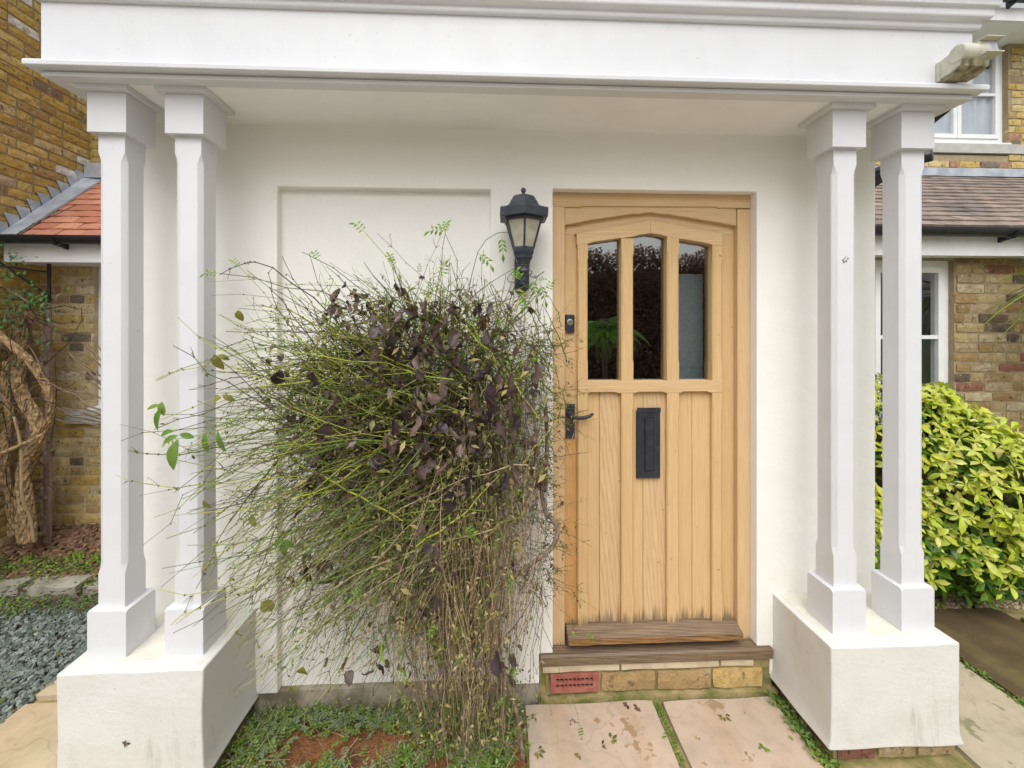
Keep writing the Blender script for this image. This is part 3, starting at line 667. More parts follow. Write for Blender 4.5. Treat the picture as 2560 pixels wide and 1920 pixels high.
# ------------------------------------------------------------------ wall lantern
LX, LYY = .1335, -.14
lan = thing('wall_lantern', 'black hexagonal coach lantern on the cream wall beside the oak door', 'wall lamp', (LX, -.01, 1.95))
rt = rad(-90)   # a corner points to the viewer
def hx_(prof, name, mat, **k): return MB().lathe(prof, 6, (LX, LYY, 0), rt).build(name, mat, lan, **k)
hx_([(.113, 2.204), (.116, 2.206), (.119, 2.240), (.117, 2.2445), (.088, 2.252), (.074, 2.262), (.066, 2.276), (.0645, 2.282), (.060, 2.283), (.058, 2.290), (.050, 2.302), (.036, 2.3085), (.022, 2.310)], 'cap', M['iron_worn'])
MB().lathe([(.024, 2.3085), (.018, 2.313), (.008, 2.316), (.0065, 2.328), (.0095, 2.332), (.0115, 2.338), (.009, 2.346), (.003, 2.350)], 16, (LX, LYY, -.005)).build('finial', M['iron_worn'], lan, smooth=True)
gt, gb = (.086, 2.204), (.047, 2.078)
MB().lathe([(gb[0] - .001, gb[1]), (gt[0] - .001, gt[1])], 6, (LX, LYY, 0), rt, caps=False).build('glass_shade', M['lampglass'], lan)
for k in range(6):
    w = rt + k * math.pi / 3; c_, s_ = math.cos(w), math.sin(w)
    MB().tube([(LX + c_ * (gb[0] + .001), LYY + s_ * (gb[0] + .001), gb[1] - .004), (LX + c_ * (gt[0] + .001), LYY + s_ * (gt[0] + .001), gt[1] + .002)], [.0046, .005], 4).build('glazing_bar', M['iron_worn'], lan)
hx_([(.091, 2.192), (.0945, 2.2), (.092, 2.206)], 'top_ring', M['iron_worn'])
hx_([(.022, 2.006), (.030, 2.010), (.034, 2.022), (.0375, 2.031), (.0425, 2.033), (.0445, 2.046), (.048, 2.055), (.0495, 2.060), (.0505, 2.074), (.049, 2.082), (.044, 2.083)], 'bowl', M['iron_worn'])
MB().lathe([(.0245, 1.972), (.0265, 1.975), (.0265, 1.982), (.025, 1.984), (.025, 2.0), (.027, 2.002), (.027, 2.007), (.020, 2.010)], 20, (LX, LYY, 0)).build('collar', M['iron_worn'], lan, smooth=True)
MB().lathe([(.003, 1.930), (.008, 1.934), (.009, 1.941), (.006, 1.948), (.008, 1.958), (.018, 1.967), (.022, 1.973)], 14, (LX, LYY, 0)).build('drop_finial', M['iron_worn'], lan, smooth=True)
MB().tube([(LX, -.02, 1.945), (LX, -.07, 1.935), (LX, -.11, 1.955), (LX, LYY, 1.985)], [.013, .012, .012, .014], 8, True).build('bracket_arm', M['iron_worn'], lan, smooth=True)
MB().prism([(.101, 1.915), (.104, 1.905), (.113, 1.903), (.115, 1.895), (.156, 1.895), (.158, 1.903), (.167, 1.905), (.170, 1.915), (.170, 2.055), (.165, 2.066), (.106, 2.066), (.101, 2.055)], -.024, 0, bev=.004).build('back_plate', M['iron_worn'], lan)
MB().lathe([(.004, 2.09), (.022, 2.105), (.029, 2.125), (.024, 2.148), (.014, 2.165), (.013, 2.2)], 14, (LX, LYY, 0)).build('bulb', simple('bulb_glass', (.8, .78, .7), None, 1, .2), lan, smooth=True)
wm = MB()
wm.tube([(.10, -.12, 1.99), (.075, -.13, 1.965), (.062, -.14, 1.945), (.070, -.15, 1.93), (.10, -.155, 1.928), (.125, -.16, 1.93)], .0018, 4)
wm.tube([(.112, -.17, 2.0), (.105, -.175, 1.97), (.118, -.18, 1.93), (.142, -.18, 1.905), (.165, -.175, 1.91), (.185, -.17, 1.93), (.192, -.17, 1.95), (.182, -.165, 1.957), (.176, -.165, 1.945), (.195, -.165, 1.955), (.222, -.165, 1.975)], .0018, 4)
wm.tube([(.158, -.15, 1.985), (.170, -.16, 1.975), (.160, -.165, 1.955), (.17, -.17, 1.95), (.188, -.17, 1.945)], .0018, 4)
wm.tube([(.115, -.15, 1.96), (.09, -.14, 1.90), (.072, -.13, 1.84), (.06, -.12, 1.76)], .002, 4)
tag(wm.build('tying_wire', M['wire']), 'thin dark green wire looped round the neck of the black lantern', 'wire')

# ------------------------------------------------------------------ security floodlight on the frieze
fl = thing('security_light', 'aged cream plastic floodlight with sensor on the right end of the white frieze', 'security light', (1.84, -.40, 2.74))
B(1.79, 1.885, -.372, -.3555, 2.722, 2.80).build('wall_plate', M['creamplastic'], fl, bevel=.003)
MB().prism([(-.372, 2.728), (-.372, 2.80), (-.39, 2.803), (-.42, 2.806), (-.445, 2.79), (-.452, 2.765), (-.44, 2.74), (-.41, 2.728)], 1.79, 1.885, 'x', bev=.003).build('housing', M['creamplastic'], fl)
MB().prism([(-.374, 2.716), (-.41, 2.716), (-.45, 2.735), (-.455, 2.76), (-.43, 2.728), (-.374, 2.7275)], 1.80, 1.90, 'x').build('sensor_lens', M['mould'], fl)
RY = Matrix.Rotation(rad(90), 4, 'Y')
MB().lathe([(.030, -.036), (.034, -.033), (.034, .058), (.030, .060)], 24, (1.822, -.437, 2.788), 0, RY).build('pivot_drum', M['creamplastic'], fl, smooth=False)
T = Matrix.Translation((1.888, -.43, 2.80)) @ Euler((rad(-8), rad(-6), rad(8))).to_matrix().to_4x4()
def tb(x0, x1, y0, y1, z0, z1, name, mat):
    mb = B(x0, x1, y0, y1, z0, z1); mb.v = [tuple(T @ Vector(p)) for p in mb.v]; return mb.build(name, mat, fl, bevel=.002)
tb(-.04, .045, -.03, .02, -.028, .024, 'lamp_body', M['creamplastic'])
tb(-.034, .039, -.0325, -.0305, -.020, .016, 'reflector', M['reflector'])
tb(-.04, .056, -.052, .0, .0245, .029, 'hood', M['creamplastic'])
tb(-.04, .042, -.046, .0, -.034, -.0285, 'lower_lip', M['creamplastic'])

# ------------------------------------------------------------------ left: gable wall, lean-to wall, roof
lw = thing('brick_wall', 'tall golden stock brick side wall at the far left edge', 'wall', (-3.55, 1.3, 0))
brick_wall(lw, (-3.55, .2, 0), (0, 1, 0), 1.75, 4.6, 'brick_g', M['mortar_g'])
ln = thing('brick_wall', 'yellow brick lean-to wall behind the trellis, left of the porch', 'wall', (-2.6, 1.5, 0))
brick_wall(ln, (-3.55, 1.5, -.1), (1, 0, 0), 1.93, 2.42, 'brick_y', M['mortar_y'], holes=((.41, 1.55, 1.19, 2.37),))
lu = thing('brick_wall', 'strip of golden brick wall above the red tiles, beside the left column', 'wall', (-2.6, 1.9, 3))
brick_wall(lu, (-3.55, 1.92, 2.95), (1, 0, 0), 2.2, 1.6, 'brick_g', M['mortar_g'])
def tiles(parent, x0, x1, yz0, yz1, n, mats, tw=.165, th=.012, limit=300, lim_x=None):
    y0, z0 = yz0; y1, z1 = yz1; sl_ = math.hypot(y1 - y0, z1 - z0); g = sl_ / n; ang = math.atan2(z1 - z0, y1 - y0); var = []
    for k in range(5):
        r = random.Random(k); mb = MB(); nx = 4; top = []; Lh = g * 1.55
        cam_ = r.uniform(.001, .004)
        for j, yy in enumerate((-.0, Lh)):
            for i in range(nx + 1):
                x = -tw / 2 + .0015 + (tw - .003) * i / nx; top.append((x, yy + (r.uniform(-.0015, .0015) if j == 0 else 0), th + cam_ * math.sin(i / nx * math.pi)))
        bot = [(x, y, z - th) for x, y, z in top]; N_ = nx + 1; f = []
        for i in range(nx): f += [(i, i + 1, N_ + i + 1, N_ + i), (2 * N_ + i, 2 * N_ + N_ + i, 2 * N_ + N_ + i + 1, 2 * N_ + i + 1), (i, 2 * N_ + i, 2 * N_ + i + 1, i + 1)]
        f += [(0, N_, 3 * N_, 2 * N_), (nx, 2 * N_ + nx, 3 * N_ + nx, N_ + nx)]
        mb.add(top + bot, f); var.append(mb.mesh('tile', mats[0]))
    items = []
    for j in range(n):
        yy = y0 + math.cos(ang) * g * j; zz = z0 + math.sin(ang) * g * j; x = x0 + (tw / 2 if j % 2 else 0)
        while x < x1 + (lim_x(j) if lim_x else 0):
            mx = Matrix.Translation((x + tw / 2, yy, zz + .012)) @ Matrix.Rotation(ang - .09 + R.uniform(-.02, .02), 4, 'X') @ Matrix.Rotation(R.uniform(-.008, .008), 4, 'Z') @ Matrix.Rotation(R.uniform(-.02, .02), 4, 'Y')
            items.append((R.choice(var), mx)); x += tw
    pieces(parent, 'tile', items, mats[0], mats[1], limit)
    mb = MB(); mb.add([(x0, y0, z0 - .03), (x1, y0, z0 - .03), (x1, y1, z1 - .03), (x0, y1, z1 - .03), (x0, y0, z0), (x1, y0, z0), (x1, y1, z1), (x0, y1, z1)], [(0, 3, 2, 1), (4, 5, 6, 7), (0, 1, 5, 4), (2, 3, 7, 6), (1, 2, 6, 5), (0, 4, 7, 3)])
    mb.build('roof_deck', M['dark'], parent)
rl = thing('tiled_roof', 'red clay tiled lean-to roof, left behind the columns', 'roof', (-2.6, 1.5, 2.6))
tiles(rl, -3.50, -1.65, (1.23, 2.385), (1.90, 3.03), 10, (M['tile_r'], M['tile_r_i']))
# stepped lead flashing climbing the side wall
sf = MB(); a45 = math.atan2(3.03 - 2.385, 1.90 - 1.23); ns = 11
for k in range(ns):
    y = 1.10 + k * .075; z = 2.275 + k * .0722
    sf.prism([(y + .03, z - .03), (y + .032, z + .07), (y - .012, z + .158), (y + .088, z + .158), (y + .105, z + .06), (y + .105, z - .0)], -3.5385, -3.5355 - (k % 2) * .0008, 'x')
sf.build('stepped_flashing', M['lead'], rl)
g = MB(); g.add([(-3.535, 1.2, 2.40), (-3.40, 1.2, 2.415), (-3.40, 1.90, 3.075), (-3.535, 1.90, 3.10), (-3.535, 1.2, 2.39), (-3.40, 1.2, 2.395), (-3.40, 1.90, 3.05), (-3.535, 1.90, 3.05)], [(0, 1, 2, 3), (4, 7, 6, 5), (0, 4, 5, 1), (1, 5, 6, 2), (2, 6, 7, 3), (3, 7, 4, 0)])
g.build('valley_lead', M['lead'], rl)
MB().lump(-3.53, -1.65, 1.84, 1.905, 3.045, 3.17, 30, 2, 3, .006, 9).build('top_flashing', M['lead'], rl)
def half_round(mb, a, b, r, n=8, th=.003):
    a, b = Vector(a), Vector(b); d = (b - a).normalized(); s = d.cross(Vector((0, 0, 1))); v = []; f = []
    for p in (a, b):
        for k in range(n + 1):
            w = math.pi * k / n; v.append(tuple(p + s * (math.cos(w) * r) - Vector((0, 0, 1)) * (math.sin(w) * r)))
        for k in range(n + 1):
            w = math.pi * k / n; v.append(tuple(p + s * (math.cos(w) * (r - th)) - Vector((0, 0, 1)) * (math.sin(w) * (r - th))))
    N_ = n + 1
    for k in range(n): f += [(k, k + 1, 2 * N_ + k + 1, 2 * N_ + k), (N_ + k, 3 * N_ + k, 3 * N_ + k + 1, N_ + k + 1), (k, N_ + k, N_ + k + 1, k + 1), (2 * N_ + k, 2 * N_ + k + 1, 3 * N_ + k + 1, 3 * N_ + k)]
    for k in (0, n): f.append((k, 2 * N_ + k, 3 * N_ + k, N_ + k))
    f.append(tuple(range(2 * N_, 2 * N_ + N_))); f.append(tuple(range(n, -1, -1)))
    mb.add(v, f)
def gutter(x0, x1, y, z, brackets, label, downs=()):
    t = thing('gutter', label, 'gutter', ((x0 + x1) / 2, y, z)); mb = MB(); half_round(mb, (x0, y, z), (x1, y, z), .055, 10); mb.build('trough', M['black'], t)
    for bx_ in brackets:
        b = MB().prism([(y + .065, z - .085), (y + .065, z - .01), (y + .055, z - .01), (y + .03, z - .052), (y - .02, z - .063), (y - .06, z - .02), (y - .066, z - .02), (y - .03, z - .068), (y + .03, z - .075)], bx_ - .012, bx_ + .012, 'x'); b.build('bracket', M['black'], t)
    return t
gutter(-3.53, -1.65, 1.175, 2.39, (-3.09,), 'black half-round gutter under the red tiles at the left')
fa = B(-3.53, -1.64, 1.235, 1.26, 2.215, 2.385).build('fascia_board', M['upvc']); tag(fa, 'white fascia board below the left black gutter', 'fascia')
so = B(-3.53, -1.64, 1.2605, 1.495, 2.222, 2.235).build('soffit_board', M['upvc']); tag(so, 'narrow white soffit board over the left brick wall', 'soffit')

def window(name_label, x0, x1, z0, z1, y, cols, rails, curtain=None, fw=.05, sill=True, stone=None, glass='glass_w', dy=.12):
    t = thing('window', name_label, 'window', ((x0 + x1) / 2, y, z0)); f = MB()
    f.box(x0, x0 + fw, y, y + .07, z0, z1); f.box(x1 - fw, x1, y, y + .07, z0, z1); f.box(x0 + fw, x1 - fw, y, y + .07, z1 - fw, z1); f.box(x0 + fw, x1 - fw, y, y + .07, z0, z0 + fw)
    f.build('frame', M['upvc'], t, fix=False)
    xs_ = [x0 + fw + (x1 - x0 - 2 * fw) * k / cols for k in range(cols + 1)]
    for i in range(cols):
        a, b = xs_[i] + .002, xs_[i + 1] - .002; s = .042
        c = MB(); c.box(a, a + s, y - .014, y + .045, z0 + fw + .002, z1 - fw - .002); c.box(b - s, b, y - .014, y + .045, z0 + fw + .002, z1 - fw - .002)
        c.box(a + s, b - s, y - .014, y + .045, z1 - fw - .002 - s, z1 - fw - .002); c.box(a + s, b - s, y - .014, y + .045, z0 + fw + .002, z0 + fw + .002 + s)
        co = c.build('casement', M['upvc'], t)
        zz = [z0 + fw + s] + list(rails) + [z1 - fw - s]
        for q in rails: B(a + s, b - s, y - .010, y + .03, q - .014, q + .014).build('glazing_bar', M['upvc'], co)
        for k in range(len(zz) - 1):
            B(a + s - .002, b - s + .002, y + .012, y + .016, zz[k] + (.014 if k else -.002), zz[k + 1] - (.014 if k < len(zz) - 2 else -.002)).build('pane', M[glass], co)
    if curtain:
        cm = MB(); n = 60; v = []; 
        for k in range(n + 1):
            x = x0 + (x1 - x0) * k / n; yy = y + dy + .012 * math.sin(k * 1.1) + .008 * math.sin(k * 2.7)
            v += [(x, yy, z0), (x, yy, curtain)]
        cm.add(v, [(2 * k, 2 * k + 2, 2 * k + 3, 2 * k + 1) for k in range(n)]); cm.build('net_curtain', M['curtain'], t, smooth=True, fix=False)
    rm = MB(); rm.box(x0, x1, y + .45, y + .47, z0, z1); rm.box(x0 - .01, x0, y + .07, y + .47, z0, z1); rm.box(x1, x1 + .01, y + .07, y + .47, z0, z1); rm.box(x0, x1, y + .07, y + .45, z1, z1 + .01); rm.box(x0, x1, y + .07, y + .45, z0 - .01, z0); rm.build('room_backing', M['room'], t)
    if sill: MB().prism([(y - .06, z0 - .03), (y - .06, z0 - .012), (y - .0, z0 - .001), (y + .06, z0 - .001), (y + .06, z0 - .03)], x0 - .03, x1 + .03, 'x').build('sill', M['upvc'], t)
    if stone: MB().lump(x0 - stone[0], x1 + stone[0], y - .07, y + .10, z0 - .032 - stone[1], z0 - .031, 20, 3, 2, .0015, 9).build('stone_sill', M['stone_sill'], t)
    return t
window('white framed window hidden behind the leftmost column, stone sill below', -3.137, -2.0, 1.125, 2.268, 1.53, 2, (1.7,), stone=(.19, .10))

# hanging basket bracket
hb = thing('hanging_bracket', 'black iron hanging basket bracket high on the left brick wall', 'bracket', (-3.25, 1.45, 2.1))
def A(u, v, Y): return tuple(at(u, v, Y))
MB().tube([A(106, 570, 1.36), A(106, 654, 1.36)], .012, 4, True).build('wall_bar', M['iron'], hb)
MB().tube([A(104, 588, 1.36), A(60, 582, 1.2), A(-30, 570, 1.0)], .006, 5).build('arm', M['iron'], hb)
MB().tube([A(106, 640, 1.35), A(60, 608, 1.2), A(-30, 545, 1.0)], .008, 5).build('brace', M['iron'], hb)
MB().tube([A(102, 648, 1.36), A(96, 651, 1.33), A(91, 646, 1.31), A(91, 638, 1.31)], .006, 5).build('hook', M['iron'], hb)
# trellis
tr = thing('trellis', 'weathered wooden trellis behind the gnarled climber trunk at the left', 'trellis', (-3.3, 1.3, .2))
def rail_(u, w_): p0 = at(u, 655 if u > 90 else 690, 1.3); return MB().box(p0.x - w_, p0.x + w_, 1.29, 1.31, .12, p0.z).build('upright', M['wood_grey'], tr)
rail_(103, .022); rail_(62, .016); rail_(22, .016)
for k, v_ in enumerate((695, 737, 778, 818, 861, 900, 964, 1000, 1037, 1072, 1115, 1150)):
    p = at(103, v_, 1.3); p2 = at(18, v_, 1.3); r_ = R.uniform(-.006, .006)
    MB().prism([(p2.x, p.z - .014), (p.x + .01, p.z - .014 + r_), (p.x + .01, p.z + .012 + r_), (p2.x, p.z + .012)], 1.275, 1.2895, bev=.002).build('rung', M['wood_grey'], tr)

# ------------------------------------------------------------------ right: lean-to, roof, upper storey
rw = thing('brick_wall', 'mixed yellow and plum brick wall right of the ground floor window', 'wall', (3.4, 1.08, 0))
brick_wall(rw, (1.872, 1.08, -.1), (1, 0, 0), 3.2, 2.38, 'brick_d', M['mortar_d'], holes=((.428, 1.63, 1.1, 2.357),))
window('white ground floor window behind the right columns, yellow shrub under it', 2.302, 3.500, 1.005, 2.255, 1.12, 2, (1.668,))
rr = thing('tiled_roof', 'weathered brown clay tiled lean-to roof at the right', 'roof', (3.6, 1.5, 2.8))
tiles(rr, 1.90, 4.15, (.90, 2.445), (2.22, 3.30), 14, (M['tile_b'], M['tile_b_i']), tw=.165, th=.019, lim_x=lambda j: j * .115)
MB().lump(1.9, 6.0, 2.17, 2.2475, 3.31, 3.392, 50, 2, 3, .005, 7).build('top_flashing', M['lead'], rr)
gutter(1.90, 5.0, .875, 2.44, (3.68,), 'black half-round gutter under the brown tiles at the right')
tag(B(1.88, 5.0, .935, .96, 2.262, 2.435).build('fascia_board', M['upvc']), 'white fascia board below the right black gutter', 'fascia')
tag(B(1.88, 5.0, .9605, 1.07, 2.268, 2.28).build('soffit_board', M['upvc']), 'narrow white soffit board over the right brick wall', 'soffit')
uw = thing('brick_wall', 'upper storey brick wall with a window and stone sill, top right corner', 'wall', (4.8, 2.25, 3.3))
brick_wall(uw, (3.3, 2.25, 3.2), (1, 0, 0), 2.9, 1.52, 'brick_y', M['mortar_d'], holes=((1.09, 2.13, .36, 1.6),))
window('white upper floor window with net curtains, in the top right corner', 4.392, 5.428, 3.705, 4.738, 2.30, 2, (4.225,), curtain=4.53, stone=(.5, .095), dy=.035)
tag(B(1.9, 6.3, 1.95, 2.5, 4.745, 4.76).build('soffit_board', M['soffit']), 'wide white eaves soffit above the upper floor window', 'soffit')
tag(B(1.9, 6.3, 1.92, 1.949, 4.735, 4.86).build('fascia_board', M['upvc']), 'white eaves fascia board in the top right corner', 'fascia')
gutter(2.0, 6.3, 1.86, 4.93, (5.0,), 'black eaves gutter in the top right corner')
dp = thing('downpipe', 'black plastic rainwater pipe behind the right end of the porch', 'pipe', (2.0, .1, 2.5))
P_ = lambda u, v, Y: at(u * 2212 / 2560, v * 2212 / 2560, Y)
MB().tube([P_(2384, 246, -.12), P_(2360, 272, -.10), P_(2325, 300, -.04), P_(2285, 345, .05), P_(2262, 400, .12), Vector((1.95, .22, 2.44)), Vector((1.86, .25, 2.42))], .026, 12, True).build('bend', M['black'], dp, smooth=True)
MB().tube([Vector((1.86, .36, 2.47)), P_(2196, 430, .30), P_(2262, 415, .2), P_(2300, 396, .12), P_(2331, 388, .08)], .029, 12, True).build('shoe', M['black'], dp, smooth=True)

# ------------------------------------------------------------------ ground
def sheet(name, x0, x1, y0, y1, z, nx, ny, amp, freq, mat, hf=None, kind='structure', parent=None):
    mb = MB()
    for j in range(ny + 1):
        for i in range(nx + 1):
            x = x0 + (x1 - x0) * i / nx; y = y0 + (y1 - y0) * j / ny; mb.v.append((x, y, z + (hf(x, y) if hf else 0) + noise.noise(Vector((x, y, 3)) * freq) * amp + noise.noise(Vector((x, y, 9)) * freq * 3) * amp * .4))
    for j in range(ny):
        for i in range(nx): a = j * (nx + 1) + i; mb.f.append((a, a + 1, a + nx + 2, a + nx + 1))
    o = mb.build(name, mat, parent, smooth=True, fix=False); o['kind'] = kind; return o
sheet('ground', -150, 150, -150, 150, -.16, 4, 4, 0, 1, M['lawn'])
sheet('added_bounce_gravel', -14, 16, -9.2, -3.6, -.03, 60, 20, .01, 1, simple('pale_bounce_gravel', (.72, .69, .63), (.66, .62, .56), 30, .9, .5, 90))  # pale unseen ground, added to bounce light up under the porch
sheet('lawn', -40, 40, -40, -9.2, -.03, 20, 20, .01, 1, M['lawn'])
pave = thing('terrace', 'riven sandstone paving laid round the porch', 'paving', (0, -1, GZ)); 
del pave['category']; pave['kind'] = 'structure'
B(-2.19, 5.5, -3.6, -.63, -.14, -.042).build('mortar_bed', M['mortar_moss'], pave)
B(.139, 5.5, -.6295, -.024, -.14, -.042).build('mortar_bed', M['mortar_moss'], pave)
B(-2.19, -1.1, -.6295, -.024, -.14, -.042).build('mortar_bed', M['mortar_moss'], pave)
B(1.93, 5.5, -.0235, .55, -.14, -.042).build('mortar_bed', M['mortar_moss'], pave)
B(-2.19, -1.62, -.0235, .9, -.14, -.042).build('mortar_bed', M['mortar_moss'], pave)
sn = [0]
def slab(x0, x1, y0, y1, mat):
    sn[0] += 1; r = R
    mb = MB().lump(x0 + r.uniform(.0, .006), x1 - r.uniform(.0, .006), y0 + r.uniform(0, .006), y1 - r.uniform(0, .006), -.08, GZ + r.uniform(-.003, .003), max(6, int((x1 - x0) * 26)), max(6, int((y1 - y0) * 26)), 1, .0055, 5, sn[0], roundness=.004)
    mb.build('slab', M[mat], pave, smooth=False)
slab(.140, .750, -.62, -.026, 'flag_pink'); slab(.785, 1.325, -.62, -.030, 'flag_pink')
for (x0, x1, ys, mt) in ((-2.185, -1.625, (.88, .1, -.75, -1.3, -2.2, -3), 'flag_sand'), (1.94, 2.455, (.54, -.45, -1.1, -2, -3), 'flag_pale')):
    for a, b in zip(ys, ys[1:]): slab(x0, x1, b + .012, a - .012, mt)
slab(-1.60, -1.10, -.62, -.38, 'flag_sand'); slab(1.37, 1.915, -.62, -.40, 'flag_pink')
for (x0, x1, y0, y1) in ((2.48, 3.155, -.30, .54), (3.18, 4.0, -.12, .44), (4.02, 4.8, -.3, .5), (2.48, 3.2, -1.2, -.325), (3.22, 4.0, -1.0, -.14), (4.02, 4.8, -1.2, -.32)): slab(x0, x1, y0, y1, 'flag_dark')
for j in range(5):
    y1 = -.645 - j * .6; x = -1.60 + (.2 if j % 2 else 0) - .0
    while x < 1.9:
        w_ = R.choice((.45, .6, .6, .75)); x1 = min(x + w_, 1.92)
        if x1 - x > .15: slab(x, x1 - .02, y1 - .58, y1, R.choice(('flag_pink', 'flag_pink', 'flag_sand')))
        x += w_
# soil bed between the plinths
sheet('flower_bed_soil', -1.09, .138, -.62, .014, -.055, 70, 36, .016, 6, M['soil'], lambda x, y: .012 * math.sin(x * 7) * math.sin(y * 9))
# moss runs between slabs and plinth
def tufts(mb, n, fx, size, up=.6, rr_=R):
    for _ in range(n):
        p = Vector(fx()); s = size * rr_.uniform(.5, 1.3); w = rr_.uniform(0, 6.28); d = Vector((math.cos(w), math.sin(w), rr_.uniform(-.1, up))).normalized(); sd_ = d.cross(Vector((0, 0, 1))).normalized() * s * rr_.uniform(.25, .42)
        n_ = Vector((0, 0, 1)) * s * rr_.uniform(-.1, .15)
        a, b, c, e = p, p + d * s * .5 + sd_ + n_, p + d * s, p + d * s * .5 - sd_ + n_
        mb.add([tuple(a), tuple(b), tuple(c), tuple(e)], [(0, 1, 2, 3)])
def U(a, b): return R.uniform(a, b)
mb = MB(); tufts(mb, 1500, lambda: (U(1.325, 1.39) if R.random() < .8 else U(1.30, 1.36), -.4 + .37 * R.random(), U(-.045, -.02)), .012); tufts(mb, 900, lambda: (U(.752, .783), U(-.6, -.03), U(-.045, -.026)), .008); tufts(mb, 600, lambda: (U(2.455, 2.48), U(-.8, .5), U(-.04, -.02)), .013)
tufts(mb, 500, lambda: (U(.2, 1.35), U(-.03, -.005), U(-.03, -.01)), .008)
tag(mb.build('joint_moss', M['cover']), kind='stuff')

# chips and gravel
def chips(name, mat, n, region, size, flat, hf=None, kind='stuff'):
    mb = MB()
    for _ in range(n):
        x, y = region(); z = (hf(x, y) if hf else 0); s = size * R.uniform(.55, 1.35); ax = Euler((R.uniform(-.7, .7), R.uniform(-.7, .7), R.uniform(0, 6.28))).to_matrix()
        k = 5; v = []
        st = R.uniform(0, 1)
        for zz, q in ((-flat / 2, .85), (flat / 2, 1)):
            for i in range(k):
                w = 2 * math.pi * (i + R.uniform(-.28, .28)) / k + st; v.append(ax @ Vector((math.cos(w) * s * q, math.sin(w) * s * q * .62, zz * s * 2)))
        z0 = R.uniform(-.006, .012)
        mb.add([(x + p.x, y + p.y, z + z0 + p.z) for p in v], [tuple(range(k - 1, -1, -1)), tuple(range(k, 2 * k))] + [(i, (i + 1) % k, (i + 1) % k + k, i + k) for i in range(k)])
    o = mb.build(name, mat); o['kind'] = kind; return o
sheet('gravel_bed', -4.6, -2.19, -3.5, 1.0, -.05, 10, 20, .004, 3, M['soil_dark'])
B(-2.20, -2.19, -3.5, .9, -.1, -.03).build('slab_edge', M['mortar_moss'], pave)
def reg_slate():
    while True:
        y = U(-.75, 1.02); x = U(-4.0, -2.175)
        if x > -2.9 - .35 * (y + .75) - 1: return x, y
chips('slate_gravel', M['slate'], 21000, reg_slate, .0145, .28, lambda x, y: -.038 + .012 * noise.noise(Vector((x * 3, y * 3, 0))))
mb = MB(); tufts(mb, 130, lambda: (*reg_slate(), -.02), .03, .3); tag(mb.build('leaf_scraps_on_gravel', M['lf_olive']), kind='stuff')
chips('slate_gravel_far', M['slate'], 2500, lambda: (U(-2.6, -1.63), U(.86, 1.45)), .017, .28, lambda x, y: -.035)
sheet('pebble_bed', 1.88, 5.4, .53, 1.075, -.05, 20, 6, .004, 3, M['soil_dark'])
chips('golden_gravel', M['pebble'], 6500, lambda: (U(1.95, 4.6), U(.545, 1.02) if R.random() < .75 else U(.545, .75)), .013, .55, lambda x, y: -.04 + .01 * noise.noise(Vector((x * 3, y * 3, 5))))
# raised bed on the left
def bedz(x, y): return max(0, min(1, (y - .92) / .5)) * .19
sheet('raised_bed', -3.56, -1.62, .9, 1.51, -.02, 30, 14, .012, 6, M['soil_dark'], bedz)
chips('bark_mulch', M['mulch'], 3600, lambda: (U(-3.54, -1.65), .98 + .5 * R.random() ** .8), .024, .18, lambda x, y: bedz(x, y) - .005)
eg = thing('stone_edging', 'flat grey edging stones along the front of the mulched bed', 'edging', (-2.9, 1.0, -.02))
for i, (x0, x1) in enumerate(((-3.60, -3.33), (-3.30, -3.10), (-3.07, -2.72), (-2.69, -2.35), (-2.33, -2.0), (-1.98, -1.66))):
    MB().lump(x0, x1, .90 + .02 * (i % 2), 1.05 - .02 * (i % 2), -.05, .035 + .008 * (i % 3), 7, 5, 2, .018, 7, i * 3).build('stone', M['edging'], eg)
mb = MB(); tufts(mb, 4200, lambda: (lambda x, y: (x, y, bedz(x, y) + U(-.01, .02)))(U(-3.6, -1.7), 1.10 + R.gauss(0, .045)), .022, .9)
tufts(mb, 1600, lambda: (U(-3.6, -1.75), U(.92, 1.06), U(.03, .05)), .020, .8)
tufts(mb, 2300, lambda: (U(-3.6, -1.75), .86 + R.gauss(0, .05) - .05 * R.random(), U(-.03, .012)), .019, .8)
tufts(mb, 700, lambda: (lambda x: (x, .6 + .3 * noise.noise(Vector((x * 3, 0, 0))) + U(-.1, .12), U(-.03, .005)))(U(-3.6, -2.9)), .018, .8)
tag(mb.build('low_green_cover', M['cover']), kind='stuff')
mb = MB(); tufts(mb, 500, lambda: (U(-3.5, -1.75), U(.70, 1.18), U(.0, .05)), .035, .5); tag(mb.build('leaf_litter', M['lf_dead_i']), kind='stuff')
for (u_, v_, lab) in ((158, 1160, 'nearest clump of blue green bulb shoots in the mulch'), (172, 1150, 'clump of bulb shoots beside the wall in the mulch'), (58, 1168, 'bulb shoots at the foot of the gnarled climber trunk'), (208, 1160, 'bulb shoots next to the left column')):
    p = at(u_, v_, 1.15); t = MB(); z = bedz(p.x, 1.15)
    for k in range(6):
        w = R.uniform(0, 6.28); q = Vector((p.x + R.uniform(-.02, .02), 1.15 + R.uniform(-.02, .02), z - .01)); e = q + Vector((math.cos(w) * .012, math.sin(w) * .012, R.uniform(.05, .085)))
        sv = Vector((.005, .002, 0)); t.add([tuple(q - sv), tuple(q + sv), tuple((q + e) / 2 + sv * 1.2), tuple(e), tuple((q + e) / 2 - sv * 1.2)], [(0, 1, 2, 3, 4)])
    tag(t.build('bulb_shoots', M['lf_green']), lab, 'plant', 'bulb shoots in the mulched bed')

